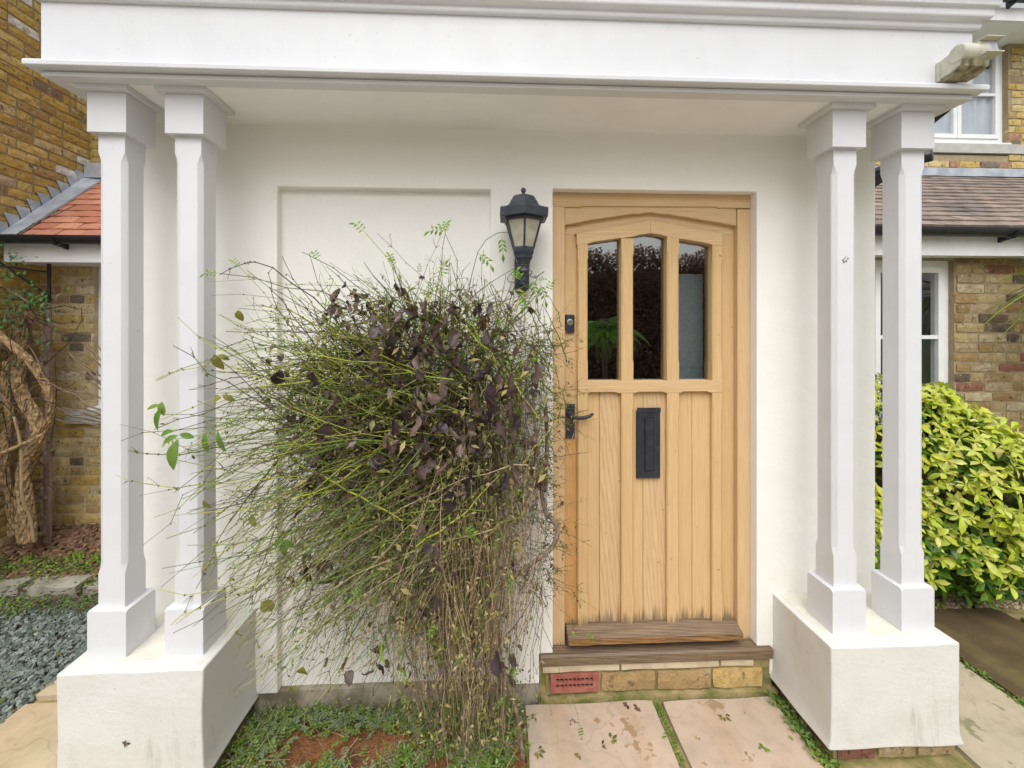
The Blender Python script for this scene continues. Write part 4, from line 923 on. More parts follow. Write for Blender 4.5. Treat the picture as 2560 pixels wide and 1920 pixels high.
# ------------------------------------------------------------------ plants
def curve(p0, p1, n=8, sag=0, wob=.0, side=None, r=R):
    p0, p1 = Vector(p0), Vector(p1); L = (p1 - p0).length; side = side or Vector((r.uniform(-1, 1), r.uniform(-1, 1), r.uniform(-1, 1))) * wob * L
    out = []
    for i in range(n):
        t = i / (n - 1); q = p0.lerp(p1, t) + side * math.sin(math.pi * t) + Vector((0, 0, -sag * L * t * t + sag * L * t * .0))
        q += Vector((r.gauss(0, 1), r.gauss(0, 1), r.gauss(0, 1))) * L * .010 * (0 < i < n - 1)
        out.append(q)
    return out
def leaf_shape(L, Wd, curl=.2, n=4, obov=.5, pleat=.15):
    v = []; f = []
    for i in range(n + 1):
        t = i / n; w = Wd / 2 * max(.02, math.sin(math.pi * min(1, t ** (1.0 if obov <= .5 else 1.5)))) ** .8
        if i == 0: w = Wd * .04
        if i == n: w = Wd * .02
        a = curl * t; x = L * t * math.cos(a * .6); z = -L * t * math.sin(a)
        v += [(x, -w, z + abs(w) * pleat), (x, 0, z), (x, w, z + abs(w) * pleat)]
    for i in range(n): a = i * 3; f += [(a, a + 3, a + 4, a + 1), (a + 1, a + 4, a + 5, a + 2)]
    return v, f
def add_leaf(mb, p, d, up, L, Wd, curl=.2, n=3, obov=.5, pleat=.15):
    d = Vector(d).normalized(); up = Vector(up); s = d.cross(up)
    s = s.normalized() if s.length > 1e-4 else d.orthogonal().normalized(); u = s.cross(d)
    v, f = leaf_shape(L, Wd, curl, n, obov, pleat); p = Vector(p)
    mb.add([tuple(p + d * a - s * b + u * c) for a, b, c in v], f)

# climber at the left: twisted trunks, pale stems, leaves
cl = thing('climber', 'gnarled old climber with twisted peeling trunks and green leaves on the trellis', 'climbing plant', (-3.4, 1.1, .1))
def trunk(pts, rad_, strands, name='trunk', mat='bark', tw=5):
    P = [at(u, v, Y) for u, v, Y in pts]; fine = []
    for i in range(len(P) - 1):
        a, b, c_, d_ = P[max(i - 1, 0)], P[i], P[i + 1], P[min(i + 2, len(P) - 1)]
        for k in range(6):
            t = k / 6; fine.append(.5 * ((2 * b) + (-a + c_) * t + (2 * a - 5 * b + 4 * c_ - d_) * t * t + (-a + 3 * b - 3 * c_ + d_) * t ** 3))
    fine.append(P[-1]); mb = MB(); N_ = len(fine)
    mb.tube(fine, [rad_ * (.85 - .25 * i / N_) for i in range(N_)], 8, True)
    for s_ in range(strands):
        ph = s_ * 2.4; q = []; rr2 = []
        for i, p in enumerate(fine):
            t = (fine[min(i + 1, N_ - 1)] - fine[max(i - 1, 0)]).normalized(); a = t.orthogonal().normalized(); b = t.cross(a); w = ph + tw * i / N_ + .5 * math.sin(i * .7 + s_)
            rd = rad_ * (.95 - .25 * i / N_) * (.85 + .25 * noise.noise(Vector((i * .35, s_ * 5, 0)))); q.append(p + (a * math.cos(w) + b * math.sin(w)) * rd); rr2.append(rad_ * (.20 + .10 * noise.noise(Vector((i * .5, s_, 3)))))
        mb.tube(q, rr2, 5, True)
    mb.build(name, M[mat], cl, smooth=True, fix=False)
trunk([(60, 1172, 1.13), (58, 1120, 1.14), (52, 1060, 1.16), (58, 1000, 1.15), (82, 950, 1.12), (74, 900, 1.14), (48, 850, 1.18), (40, 790, 1.2), (46, 730, 1.22), (30, 660, 1.24)], .046, 19, tw=7)
trunk([(-30, 705, 1.0), (10, 733, 1.02), (50, 768, 1.05), (85, 808, 1.08), (105, 850, 1.1), (109, 890, 1.12), (98, 925, 1.14), (72, 965, 1.16), (52, 1010, 1.2), (40, 1080, 1.2), (44, 1170, 1.15)], .027, 13, tw=4)
trunk([(30, 1160, 1.2), (22, 1080, 1.22), (8, 1010, 1.2), (12, 950, 1.2), (22, 900, 1.2), (10, 840, 1.2), (15, 780, 1.2)], .028, 12)
trunk([(75, 1172, 1.05), (66, 1120, 1.03), (50, 1080, 1.0), (46, 1030, 1.0), (44, 960, 1.0), (30, 900, 1.0)], .012, 2, 'stem', 'st_tan')
trunk([(-10, 985, 1.0), (30, 968, .98), (70, 950, 1.0), (92, 938, 1.03)], .014, 3, 'stem', 'bark')
mb = MB()
for _ in range(120):
    u0, v0 = U(0, 100), U(640, 1120); p = at(u0, v0, U(1.0, 1.25)); q = p + Vector((R.gauss(0, .12), R.uniform(-.08, .05), R.gauss(0, .14))); mb.tube(curve(p, q, 6, .05, .15), [.004, .004, .003, .003, .002, .0015], 3)
for pts in ([(110, 950), (118, 905), (122, 840), (118, 780)], [(95, 790), (150, 740), (178, 690), (176, 665)], [(100, 668), (140, 660), (170, 668)], [(0, 790), (80, 820), (105, 830)]):
    mb.tube([at(u, v, 1.22) for u, v in pts], .0035, 3)
mb.tube([at(u, v, 1.15) for u, v in ((0, 525), (40, 505), (80, 480), (125, 462), (165, 442))], .003, 3)
mb.build('twigs', M['st_brown'], cl, kind='stuff')
mb = MB()
def vine_leaf(u0, v0, Y, n, s0=.035):
    for _ in range(n):
        p = at(u0 + R.gauss(0, 11), v0 + R.gauss(0, 10), Y + R.gauss(0, .05)); d = Vector((R.uniform(-1, 1), -R.random(), R.uniform(-.7, .3))); add_leaf(mb, p, d, (0, -.4, 1), s0 * R.uniform(.6, 1.2), s0 * .6, .3, 2)
for u0, v0, n in ((10, 660, 34), (40, 668, 30), (62, 655, 32), (80, 640, 40), (92, 655, 32), (100, 668, 14), (25, 640, 20), (70, 620, 14), (35, 552, 10), (10, 540, 14), (50, 570, 8), (20, 590, 10), (5, 700, 20), (40, 700, 18), (12, 800, 5), (95, 740, 7), (100, 698, 5), (20, 835, 3), (96, 972, 3), (12, 905, 5), (150, 630, 4), (158, 735, 3), (32, 770, 4), (60, 720, 10)): vine_leaf(u0, v0, 1.12, n)
for u0, v0 in ((30, 510), (37, 548), (110, 460), (70, 470), (150, 448)): vine_leaf(u0, v0, 1.15, 2, .03)
mb.build('foliage', M['ivy'], cl, kind='stuff')
# bare cut stems poking out behind the leftmost column
bs = thing('bare_shrub', 'bare brown cut stems poking out behind the leftmost column', 'shrub', (-2.7, 1.0, .1)); mb = MB()
for a, b in (((150, 765), (230, 830)), ((158, 770), (228, 806)), ((165, 758), (228, 795)), ((175, 738), (220, 790)), ((182, 742), (222, 778)), ((110, 838), (230, 852)), ((105, 825), (228, 878)), ((130, 800), (230, 868)), ((122, 880), (230, 905)), ((140, 898), (232, 890)), ((150, 862), (232, 900)), ((130, 892), (235, 902)), ((160, 800), (228, 845)), ((200, 735), (216, 752)), ((115, 885), (230, 888)), ((120, 905), (232, 905)), ((190, 822), (230, 850))):
    p = at(*a, 1.05 + U(-.1, .1)); q = at(b[0] + 25, b[1] + 22, .75); mb.tube(curve(p, q, 6, .0, .03), [.003, .0035, .0045, .005, .005, .006], 4, True)
for k in range(12): mb.tube(curve((-2.15 + U(-.05, .05), .8 + U(-.05, .05), -.02), (-2.12 + U(-.05, .1), .8 + U(-.1, .1), U(.7, 1.1)), 6, 0, .04), .006, 4)
mb.build('stems', M['twig_brown'], bs, kind='stuff')

# yellow choisya on the right
cz = thing('yellow_shrub', 'rounded shrub with glossy lime yellow leaves behind the rightmost column', 'shrub', (2.9, .7, 0))
ELL = [((2.60, .72, .90), (.52, .30, .50)), ((2.95, .62, .72), (.42, .33, .50)), ((3.35, .68, .58), (.45, .34, .46)), ((3.75, .72, .48), (.42, .32, .40)), ((2.45, .62, .45), (.42, .26, .36)), ((2.9, .75, 1.12), (.24, .2, .22)), ((3.0, .55, .35), (.4, .22, .28)), ((2.35, .8, 1.0), (.35, .22, .42))]
lvar = []
for k in range(6):
    v, f = leaf_shape(.066, .026 + .002 * (k % 3), .2 + .22 * (k % 4), 4, .8, .12 + .06 * k); mb = MB(); mb.add(v, f); lvar.append(mb.mesh('leaf', M['ch_yo']))
for me in lvar: me.polygons.foreach_set('use_smooth', [True] * len(me.polygons))
items = []; gm = MB(); stm = MB()
def inside(p, sh=.80): return sum(1 for c, r_ in ELL if sum(((p[i] - c[i]) / r_[i]) ** 2 for i in range(3)) < sh * sh)
cnt = 0
while cnt < 1700:
    c, r_ = R.choice(ELL); d = Vector((R.gauss(0, 1), R.gauss(0, 1) - .35, R.gauss(0, 1) + .25)).normalized(); k = R.uniform(.78, 1.06)
    p = Vector([c[i] + d[i] * r_[i] * k for i in range(3)])
    if inside(p) or p.z < .05 or p.y > 1.02: continue
    cnt += 1; nrm = Vector([d[i] / r_[i] for i in range(3)]).normalized(); ax = (nrm * .8 + Vector((0, -.15, .75)) + Vector((R.gauss(0, .25), R.gauss(0, .25), R.gauss(0, .2)))).normalized()
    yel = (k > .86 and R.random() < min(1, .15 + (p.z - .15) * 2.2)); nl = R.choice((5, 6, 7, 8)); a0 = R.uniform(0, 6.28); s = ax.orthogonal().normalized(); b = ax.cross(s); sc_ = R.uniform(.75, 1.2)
    stm.tube([p - ax * .10, p], .002, 3)
    for q in range(nl):
        w = a0 + 6.283 * q / nl + R.uniform(-.25, .25); el = R.uniform(-.35, .6) if q % 3 else R.uniform(.5, 1.3); dd = ((s * math.cos(w) + b * math.sin(w)) * math.cos(el) + ax * math.sin(el)).normalized()
        sd_ = dd.cross(ax).normalized(); u_ = sd_.cross(dd)
        if yel:
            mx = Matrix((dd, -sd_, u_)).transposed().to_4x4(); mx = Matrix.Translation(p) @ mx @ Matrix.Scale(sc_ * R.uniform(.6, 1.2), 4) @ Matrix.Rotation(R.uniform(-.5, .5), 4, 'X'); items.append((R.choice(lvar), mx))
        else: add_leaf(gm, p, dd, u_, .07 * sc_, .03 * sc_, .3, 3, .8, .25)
pieces(cz, 'leaf', items, M['ch_yo'], M['ch_y'], 300, 'foliage')
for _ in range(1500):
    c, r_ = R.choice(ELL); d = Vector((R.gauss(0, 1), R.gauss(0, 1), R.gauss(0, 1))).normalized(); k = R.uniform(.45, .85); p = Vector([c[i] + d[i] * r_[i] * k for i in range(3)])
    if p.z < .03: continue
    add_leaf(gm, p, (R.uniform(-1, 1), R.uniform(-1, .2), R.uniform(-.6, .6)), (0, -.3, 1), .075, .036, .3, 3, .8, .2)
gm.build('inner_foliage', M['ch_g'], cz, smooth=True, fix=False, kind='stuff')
for k in range(40):
    c, r_ = R.choice(ELL); stm.tube(curve((c[0] * .6 + 1.15 + U(-.2, .2), .75 + U(-.1, .1), -.04), (c[0] + U(-.2, .2), c[1] + U(-.1, .1), c[2] + U(-.1, .2)), 7, 0, .1), [.009, .008, .007, .006, .005, .004, .003], 5)
stm.build('stems', M['st_brown'], cz, kind='stuff')
# strap leaved plant at the right edge
co = thing('cordyline', 'strap leaved palm-like plant reaching in from the right edge', 'palm', (4.15, .75, 0))
mb = MB(); hub = Vector((4.02, .72, 2.02))
MB().tube(curve((4.1, .75, -.05), hub, 8, 0, .02), [.05, .045, .042, .04, .04, .038, .036, .035], 8, True).build('trunk', M['bark_dark'], co, smooth=True, fix=False)
for k in range(90):
    w = R.uniform(0, 6.28); el = R.uniform(-.2, 1.3); L = R.uniform(.45, .65); d = Vector((math.cos(w) * math.cos(el), math.sin(w) * math.cos(el), math.sin(el))); pts = [hub + d * L * t - Vector((0, 0, 1)) * (L * t * t * .75 * math.cos(el)) for t in (0, .2, .4, .6, .8, 1)]
    sd_ = d.cross(Vector((0, 0, 1))); sd_ = sd_.normalized() if sd_.length > .01 else Vector((1, 0, 0)); ww = (.008, .013, .014, .012, .008, .001); v = []
    for p, q in zip(pts, ww): v += [tuple(p - sd_ * q + Vector((0, 0, q * .5))), tuple(p), tuple(p + sd_ * q + Vector((0, 0, q * .5)))]
    if max(p.y for p in pts) > 1.06: continue
    mb.add(v, [(i * 3 + a, i * 3 + a + 1, i * 3 + a + 4, i * 3 + a + 3) for i in range(5) for a in (0, 1)])
mb.build('foliage', leafmat('strap_leaf', [(.20, .26, .04), (.34, .38, .06), (.10, .14, .04)], .25), co, kind='stuff')

# ------------------------------------------------------------------ the winter jasmine
ja = thing('climbing_jasmine', 'sprawling half dead jasmine with green stems and brown curled leaves beside the door', 'shrub', (-.25, -.12, -.04))
J = {k: MB() for k in ('st_green', 'st_yel', 'st_brown', 'st_tan', 'lf_dead_i', 'lf_tan', 'lf_olive', 'lf_green')}
jr = random.Random(21)
def ju(a, b): return jr.uniform(a, b)
dead_items = []
def dead_variants():
    out = []
    for k in range(8):
        r = random.Random(k + 50); L = .046; Wd = L * r.uniform(.5, .8); n = 5; v = []; roll = r.uniform(1.2, 4.2); bend = r.uniform(.3, 1.2); m_ = 4
        for i in range(n + 1):
            t = i / n; w = Wd / 2 * (math.sin(math.pi * min(.98, t + .03)) ** .7) + .001
            for j in range(m_ + 1):
                s = (j / m_ - .5) * 2; rr3 = Wd / roll; a = s * w / rr3
                v.append((L * t * math.cos(bend * t * .5) + r.uniform(-.004, .004), rr3 * math.sin(a) + r.uniform(-.003, .003), rr3 * (1 - math.cos(a)) - L * math.sin(bend * t) * t * .5 + r.uniform(-.0055, .0055)))
        f = [(i * (m_ + 1) + j, (i + 1) * (m_ + 1) + j, (i + 1) * (m_ + 1) + j + 1, i * (m_ + 1) + j + 1) for i in range(n) for j in range(m_)]
        mb = MB(); mb.add(v, f); me = mb.mesh('leaf', M['lf_dead']); me.polygons.foreach_set('use_smooth', [True] * len(me.polygons)); out.append(me)
    return out
DV = dead_variants()
def dead(p, s=1):
    d = Euler((ju(-3, 3), ju(.2, 1.7), ju(0, 6.28))).to_matrix().to_4x4(); dead_items.append((jr.choice(DV), Matrix.Translation(p) @ d @ Matrix.Scale(s * (ju(.5, 1.2) if jr.random() < .8 else ju(1.2, 1.7)), 4)))
def small_leaf(p, kinds, s=.016):
    k = jr.choice(kinds); d = Vector((ju(-1, 1), ju(-1, .4), ju(-1.2, .4))); add_leaf(J[k], p, d, (ju(-.4, .4), -.6, .7), s * ju(.6, 1.5), s * ju(.35, .6), ju(0, .9), 2, .5, .2)
def pinnate(p, d, s=.05, kinds=('lf_green',)):
    d = Vector(d).normalized(); k = jr.choice(kinds); sd_ = d.cross(Vector((0, -1, .2))).normalized(); dr = Vector((0, 0, -1)); J['st_green'].tube([p, p + d * s * .6, p + d * s + dr * s * .2], .0007, 3)
    for t in (.3, .55, .8):
        for sg in (-1, 1): add_leaf(J[k], p + d * s * t, (sd_ * sg + d * .6 + dr * .3), (0, -1, .3), s * .38, s * .16, .4, 2)
    add_leaf(J[k], p + d * s + dr * s * .15, d + dr * .6, (0, -1, .3), s * .55, s * .2, .5, 2)
def strand(p0, p1, r0, key, sag=.05, wob=.03, n=9, twigs=.5, tl=.05, leaf=.3, kinds=('lf_olive', 'lf_tan', 'lf_green'), tipleaf=0, side=None):
    pts = curve(p0, p1, n, sag, wob, side, jr); J[key].tube(pts, [r0 * (1 - .6 * i / (n - 1)) for i in range(n)], 3 if r0 < .0022 else 5)
    tk = 'st_brown' if key in ('st_brown',) else ('st_tan' if key == 'st_tan' else jr.choice(('st_green', 'st_green', 'st_brown')))
    for i in range(1, n - 1):
        d = (pts[i + 1] - pts[i]).normalized()
        if r0 > .0012: q = pts[i]; J['st_brown'].tube([q - d * .0015, q + d * .0015], r0 * 1.3, 4)   # the joint of the stem
        if jr.random() < twigs:
            for sg in (-1, 1):
                if jr.random() < .35: continue
                e = d.orthogonal().normalized(); e = Matrix.Rotation(ju(0, 6.28), 3, d) @ e; L = tl * ju(.3, 1.3); q = pts[i] + (d * .8 + e * .7) * L
                J[tk].tube([pts[i], pts[i].lerp(q, .5) + e * L * .08, q], [.0012, .0010, .0008], 3)
                if jr.random() < leaf: small_leaf(q, kinds)
                if jr.random() < leaf * .5: small_leaf(pts[i].lerp(q, .5), kinds)
                if jr.random() < .3:
                    for _ in range(2): J[tk].tube([q, q + Vector((ju(-1, 1), ju(-1, 1), ju(-1, 1))) * .012], [.0006, .0004], 3)
    if jr.random() < tipleaf: pinnate(pts[-1], pts[-1] - pts[-2], ju(.03, .055))
    return pts
def lerp_poly(poly, t):
    t = max(0, min(.9999, t)) * (len(poly) - 1); i = int(t); f = t - i; return (poly[i][0] * (1 - f) + poly[i + 1][0] * f, poly[i][1] * (1 - f) + poly[i + 1][1] * f)
def safeY(u, Y): return min(Y, -.33 - .0 * u) if u < 560 else Y
LEFT = [(660, 535), (545, 575), (465, 600), (385, 672), (375, 720), (365, 790), (300, 850), (250, 885), (270, 950), (235, 985), (270, 1060), (335, 1100), (275, 1160), (370, 1215), (340, 1275), (400, 1325), (350, 1360), (500, 1395), (540, 1420)]
# A: long stems fanning left
for k in range(390):
    t = jr.random() ** 1.25; e = lerp_poly(LEFT, t); q = 1 if k < 30 else ju(.3, .9) ** 1.0; s0 = (jr.gauss(900, 100), 930 - 60 * math.sin(math.pi * t) + 90 * t + jr.gauss(0, 75))
    u1, v1 = s0[0] + (e[0] - s0[0]) * q, s0[1] + (e[1] - s0[1]) * q
    p0 = at(s0[0], s0[1], ju(-.34, -.10)); Y1 = ju(-.58, -.18); Y1 = safeY(u1, Y1); p1 = at(u1, v1, Y1)
    if u1 < 500 and p0.y > -.2: p0 = at(s0[0], s0[1], ju(-.36, -.22))
    up = Vector((0, 0, 1)) * (p1 - p0).length * ju(-.02, .11) * (1 if t < .6 else .6)
    strand(p0, p1, ju(.0018, .0034), jr.choice(('st_green', 'st_green', 'st_green', 'st_yel', 'st_brown')) if q > .9 or t > .2 else jr.choice(('st_green', 'st_yel')), ju(-.02, .05), 0, 10, .26, .04, .42, ('lf_olive', 'lf_tan', 'lf_olive', 'lf_dead_i'), tipleaf=.14 if q > .9 else .02, side=up + Vector((jr.gauss(0, .045), jr.gauss(0, .03), jr.gauss(0, .05))) * (p1 - p0).length * 2)
# lower left: finer, straighter, twiggy
LL = [(480, 1150), (430, 1290), (500, 1395), (555, 1350), (480, 1510), (575, 1480), (640, 1560), (700, 1500), (760, 1590), (860, 1640)]
for k in range(430):
    t = jr.random(); e = lerp_poly(LL, t); q = ju(.4, 1.0); s0 = (jr.gauss(940, 95), ju(850, 1250))
    u1, v1 = s0[0] + (e[0] - s0[0]) * q, s0[1] + (e[1] - s0[1]) * q; Y1 = ju(-.5, -.12)
    if u1 < 560: Y1 = ju(-.58, -.38)
    p0, p1 = at(*s0, ju(-.36, -.12)), at(u1, v1, Y1)
    if u1 < 560: p0 = at(*s0, ju(-.38, -.24))
    strand(p0, p1, ju(.0010, .0022), jr.choice(('st_green', 'st_green', 'st_brown', 'st_green', 'st_tan')), ju(0, .05), .0, 9, .42, .045, .42, side=Vector((jr.gauss(0, .25), jr.gauss(0, .25), ju(-.3, 1))) * (p1 - p0).length * .10)
# U: shoots reaching up
UP = [(660, 535), (690, 560), (743, 495), (820, 500), (850, 570), (905, 560), (950, 495), (985, 500), (1010, 560), (1050, 530), (1090, 585), (1130, 610), (1165, 600), (1195, 640), (1235, 720), (1270, 800)]
for k in range(300):
    t = jr.random(); e = lerp_poly(UP, t); q = .98 if k < 22 else ju(.25, .86); s0 = (jr.gauss(980 + 120 * (t - .5), 90), ju(700, 950)); u1, v1 = s0[0] + (e[0] - s0[0]) * q, s0[1] + (e[1] - s0[1]) * q
    strand(at(*s0, ju(-.34, -.12)), at(u1, v1, ju(-.42, -.12)), ju(.0016, .0030), jr.choice(('st_green', 'st_yel', 'st_green', 'st_brown')), 0, .05, 9, .25, .04, .45, ('lf_olive', 'lf_tan', 'lf_green', 'lf_dead_i'), tipleaf=.6 if q > .9 else .06)
# thick yellow-green arcs in the middle
for a, b, r0 in (((1000, 700), (1165, 900), .0035), ((1010, 690), (1130, 870), .003), ((820, 640), (1010, 820), .0035), ((640, 1000), (870, 1120), .004), ((760, 840), (560, 830), .0035), ((980, 940), (620, 950), .003), ((1100, 820), (1190, 740), .003), ((900, 1180), (1080, 1020), .003), ((870, 760), (700, 690), .0035), ((980, 820), (700, 770), .003), ((1030, 900), (780, 820), .003), ((1130, 1000), (1210, 900), .0028), ((760, 760), (540, 770), .003), ((860, 860), (520, 800), .003)):
    strand(at(*a, ju(-.42, -.32)), at(*b, ju(-.48, -.36)), r0, jr.choice(('st_yel', 'st_green')), .02, .05, 10, .2)
# R: wisps over the door frame
for k in range(210):
    s0 = (ju(1080, 1185), ju(690, 1280)); L = ju(30, 120); w = jr.gauss(.15, .7); u1 = min(1290, s0[0] + math.cos(w) * L); v1 = s0[1] + math.sin(w) * L + 10
    strand(at(*s0, ju(-.3, -.08)), at(u1, v1, ju(-.34, -.08)), ju(.0008, .0016), jr.choice(('st_green', 'st_brown', 'st_brown', 'st_green')), ju(-.1, .15), .06, 7, .5, .03, .4, ('lf_tan', 'lf_olive', 'lf_dead_i'))
strand(at(1060, 1160, -.25), at(1262, 1352, -.24), .0014, 'st_green', .05, .03, 12, .1, tipleaf=1)
strand(at(1150, 1300, -.3), at(1252, 1560, -.33), .0014, 'st_green', .02, .04, 12, .1, tipleaf=1)
strand(at(1150, 1330, -.2), at(1205, 1600, -.3), .0012, 'st_green', .02, .02, 12, .1)
# arc to the lantern
J['st_green'].tube([at(u, v, -.16) for u, v in ((1010, 640), (1020, 590), (1032, 545), (1050, 518), (1075, 503), (1098, 502), (1112, 505))], .0016, 4)
J['st_green'].tube([at(u, v, -.16) for u, v in ((960, 690), (1010, 650), (1060, 610), (1110, 580), (1125, 575))], .0014, 4)
for u, v, d in ((1083, 507, (.1, 0, -1)), (1165, 610, (.4, 0, -1)), (1148, 600, (.3, 0, -1)), (1128, 622, (0, 0, -1)), (1030, 545, (.8, 0, -.6)), (965, 500, (-.6, 0, .1))): pinnate(at(u, v, -.19), d, .07)
# H: hanging thatch of old stems
for k in range(1050):
    u0 = jr.gauss(1000, 85); u0 = max(800, min(1170, u0)); v0 = ju(800, 1330); L = ju(90, 420); v1 = min(v0 + L, 1660); t = (v1 - 1000) / 660; cx = 1010 + 20 * max(0, t)
    u1 = cx + (u0 - cx) * (1 - .45 * max(0, t)) + jr.gauss(0, 32); Y0 = ju(-.36, -.07)
    if v1 > 1560: u1 = cx + (u1 - cx) * .8
    strand(at(u0, v0, Y0), at(u1, v1, Y0 + ju(-.04, .06) if Y0 < -.12 else Y0), ju(.0009, .0022), jr.choice(('st_brown', 'st_tan', 'st_tan', 'st_green', 'st_tan', 'st_tan')), 0, .07, 8, .34, .035, .25, ('lf_tan', 'lf_olive', 'lf_tan', 'lf_dead_i'))
# T: tangle in the core
for k in range(520):
    u0, v0 = jr.gauss(755, 85), jr.gauss(840, 125); w = jr.choice((math.pi, 0)) + jr.gauss(0, .75); L = ju(50, 170); Y0 = ju(-.44, -.18)
    if u0 < 600 or v0 < 670 - (u0 - 700) * .25 or v0 + math.sin(w) * L < 600: continue
    strand(at(u0, v0, Y0), at(u0 + math.cos(w) * L, v0 + math.sin(w) * L, max(-.5, min(-.1, Y0 + ju(-.1, .1)))), ju(.0011, .0026), jr.choice(('st_brown', 'st_green', 'st_green', 'st_yel', 'st_brown')), 0, .10, 7, .4, .04, .4, ('lf_tan', 'lf_olive', 'lf_dead_i', 'lf_olive'))
for k in range(900):
    a = ju(0, 6.28); r_ = jr.random() ** .6; u0, v0 = 930 + 290 * r_ * math.cos(a), 880 + 255 * r_ * math.sin(a)
    if u0 > 1190: u0 = ju(1100, 1190)
    w = ju(0, 6.28); L = ju(30, 110); Y0 = ju(-.38, -.06)
    strand(at(u0, v0, Y0), at(u0 + math.cos(w) * L, v0 + math.sin(w) * L * .8, max(-.45, min(-.05, Y0 + ju(-.1, .1)))), ju(.0010, .0024), jr.choice(('st_brown', 'st_brown', 'st_green', 'st_green', 'st_brown', 'st_yel')), 0, .12, 6, .22, .03, .4, ('lf_tan', 'lf_olive', 'lf_dead_i', 'lf_dead_i'))
# woody stems
wd = MB()
for pts, r0 in (([(1090, 1660, -.16), (1085, 1560, -.15), (1080, 1450, -.13), (1065, 1300, -.11), (1040, 1150, -.1), (1020, 1000, -.1), (980, 850, -.12)], .016), ([(1010, 1660, -.2), (1000, 1560, -.2), (1012, 1450, -.17), (1030, 1300, -.15), (1060, 1150, -.14), (1100, 1000, -.12)], .012), ([(1130, 1640, -.3), (1120, 1560, -.28), (1105, 1500, -.26), (1085, 1440, -.22), (1070, 1380, -.2)], .0085),
        ([(1000, 1330, -.22), (1060, 1275, -.24), (1125, 1235, -.26), (1165, 1205, -.28), (1190, 1185, -.28), (1203, 1160, -.28), (1204, 1140, -.27), (1192, 1120, -.25), (1180, 1110, -.22), (1172, 1080, -.18), (1165, 1000, -.14)], .0095), ([(950, 1660, -.22), (960, 1500, -.2), (930, 1350, -.18), (900, 1200, -.16)], .010), ([(1176, 1060, -.12), (1182, 960, -.1), (1178, 880, -.1)], .010)):
    P = [at(*q) for q in pts]; fine = []
    for i in range(len(P) - 1):
        a, b, c_, d_ = P[max(i - 1, 0)], P[i], P[i + 1], P[min(i + 2, len(P) - 1)]
        for k in range(5): t = k / 5; fine.append(.5 * ((2 * b) + (-a + c_) * t + (2 * a - 5 * b + 4 * c_ - d_) * t * t + (-a + 3 * b - 3 * c_ + d_) * t ** 3))
    fine.append(P[-1]); b_ = MB(); b_.tube(fine, [r0 * (1 + .18 * noise.noise(Vector((i * .6, r0 * 99, 0)))) for i in range(len(fine))], 8, True); b_.build('woody_stem', simple('jasmine_bark', (.26, .20, .14), (.13, .09, .06), 40, .85, .8, 120, 0, .004) if 'jasmine_bark' not in bpy.data.materials else bpy.data.materials['jasmine_bark'], ja, smooth=True, fix=False)
# leaves: dead ones massed across the upper middle, tan and green scraps all over
for (u, v, su, sv, n) in ((930, 700, 70, 30, 46), (850, 740, 80, 40, 40), (760, 640, 40, 25, 16), (830, 650, 60, 22, 20), (1000, 870, 75, 60, 62), (880, 900, 90, 50, 60), (760, 880, 80, 45, 34), (1060, 800, 50, 60, 34), (940, 960, 90, 60, 44), (680, 830, 60, 50, 14), (1130, 880, 35, 70, 16), (700, 1010, 50, 40, 14), (820, 1010, 70, 40, 22), (1060, 1000, 60, 50, 20), (700, 1220, 50, 20, 9), (860, 1290, 50, 60, 10), (960, 1130, 70, 60, 16), (820, 1440, 60, 20, 6), (1110, 1430, 12, 15, 5), (800, 1000, 90, 90, 20), (1000, 1420, 60, 80, 8)):
    for _ in range(int(n * 1.65)):
        q_ = (u + jr.gauss(0, su), v + jr.gauss(0, sv)); (dead(at(q_[0], q_[1], ju(-.48, -.16))) if q_[0] < 1175 and q_[1] > 565 + 70 * abs(math.sin(q_[0] * .021)) + max(0, 800 - q_[0]) * .35 + jr.gauss(0, 12) else None)
for _ in range(4200):
    a = ju(0, 6.28); r_ = jr.random() ** .6; u0, v0 = 920 + 300 * r_ * math.cos(a), 920 + 300 * r_ * math.sin(a)
    if jr.random() < .45: v0 = ju(950, 1620); u0 = 1000 + jr.gauss(0, 70) - max(0, (1500 - v0)) * .12 * jr.random()
    if u0 > 1200: continue
    small_leaf(at(u0, v0, ju(-.44, -.06)), jr.choice((('lf_tan', 'lf_tan', 'lf_olive'), ('lf_dead_i', 'lf_tan'), ('lf_olive', 'lf_tan', 'lf_dead_i'))), .017)
for _ in range(420):
    u0, v0 = jr.gauss(900, 150), jr.gauss(930, 200)
    if 580 < u0 < 1190 and v0 > 620: small_leaf(at(u0, v0, ju(-.48, -.2)), ('lf_tan', 'lf_olive', 'lf_olive', 'lf_dead_i'), .034)
for _ in range(120):
    u0, v0 = ju(560, 1130), ju(1000, 1600)
    if u0 < 860 - (1600 - v0) * .35: continue
    pinnate(at(u0, v0, ju(-.45, -.15)), (ju(-1, 1), -.3, ju(-1, .2)), ju(.03, .06), ('lf_olive', 'lf_tan', 'lf_green'))
for k, mb in J.items():
    nm = 'small_leaves' if k.startswith('lf') else 'stems'
    mb.build(nm, M[k], ja, kind='stuff')
pieces(ja, 'leaf', dead_items, M['lf_dead'], M['lf_dead_i'], 300, 'dead_leaves')
def big(u, v, Y, d, L, Wd, mat='lf_green_o', lab=None, curl=.4):
    mb = MB(); add_leaf(mb, at(u, v, Y), d, (0, -.8, .4), L, Wd, curl, 6, .5, .22); o = mb.build('leaf', M[mat], ja, smooth=True, fix=False)
    if lab: o['label'] = lab
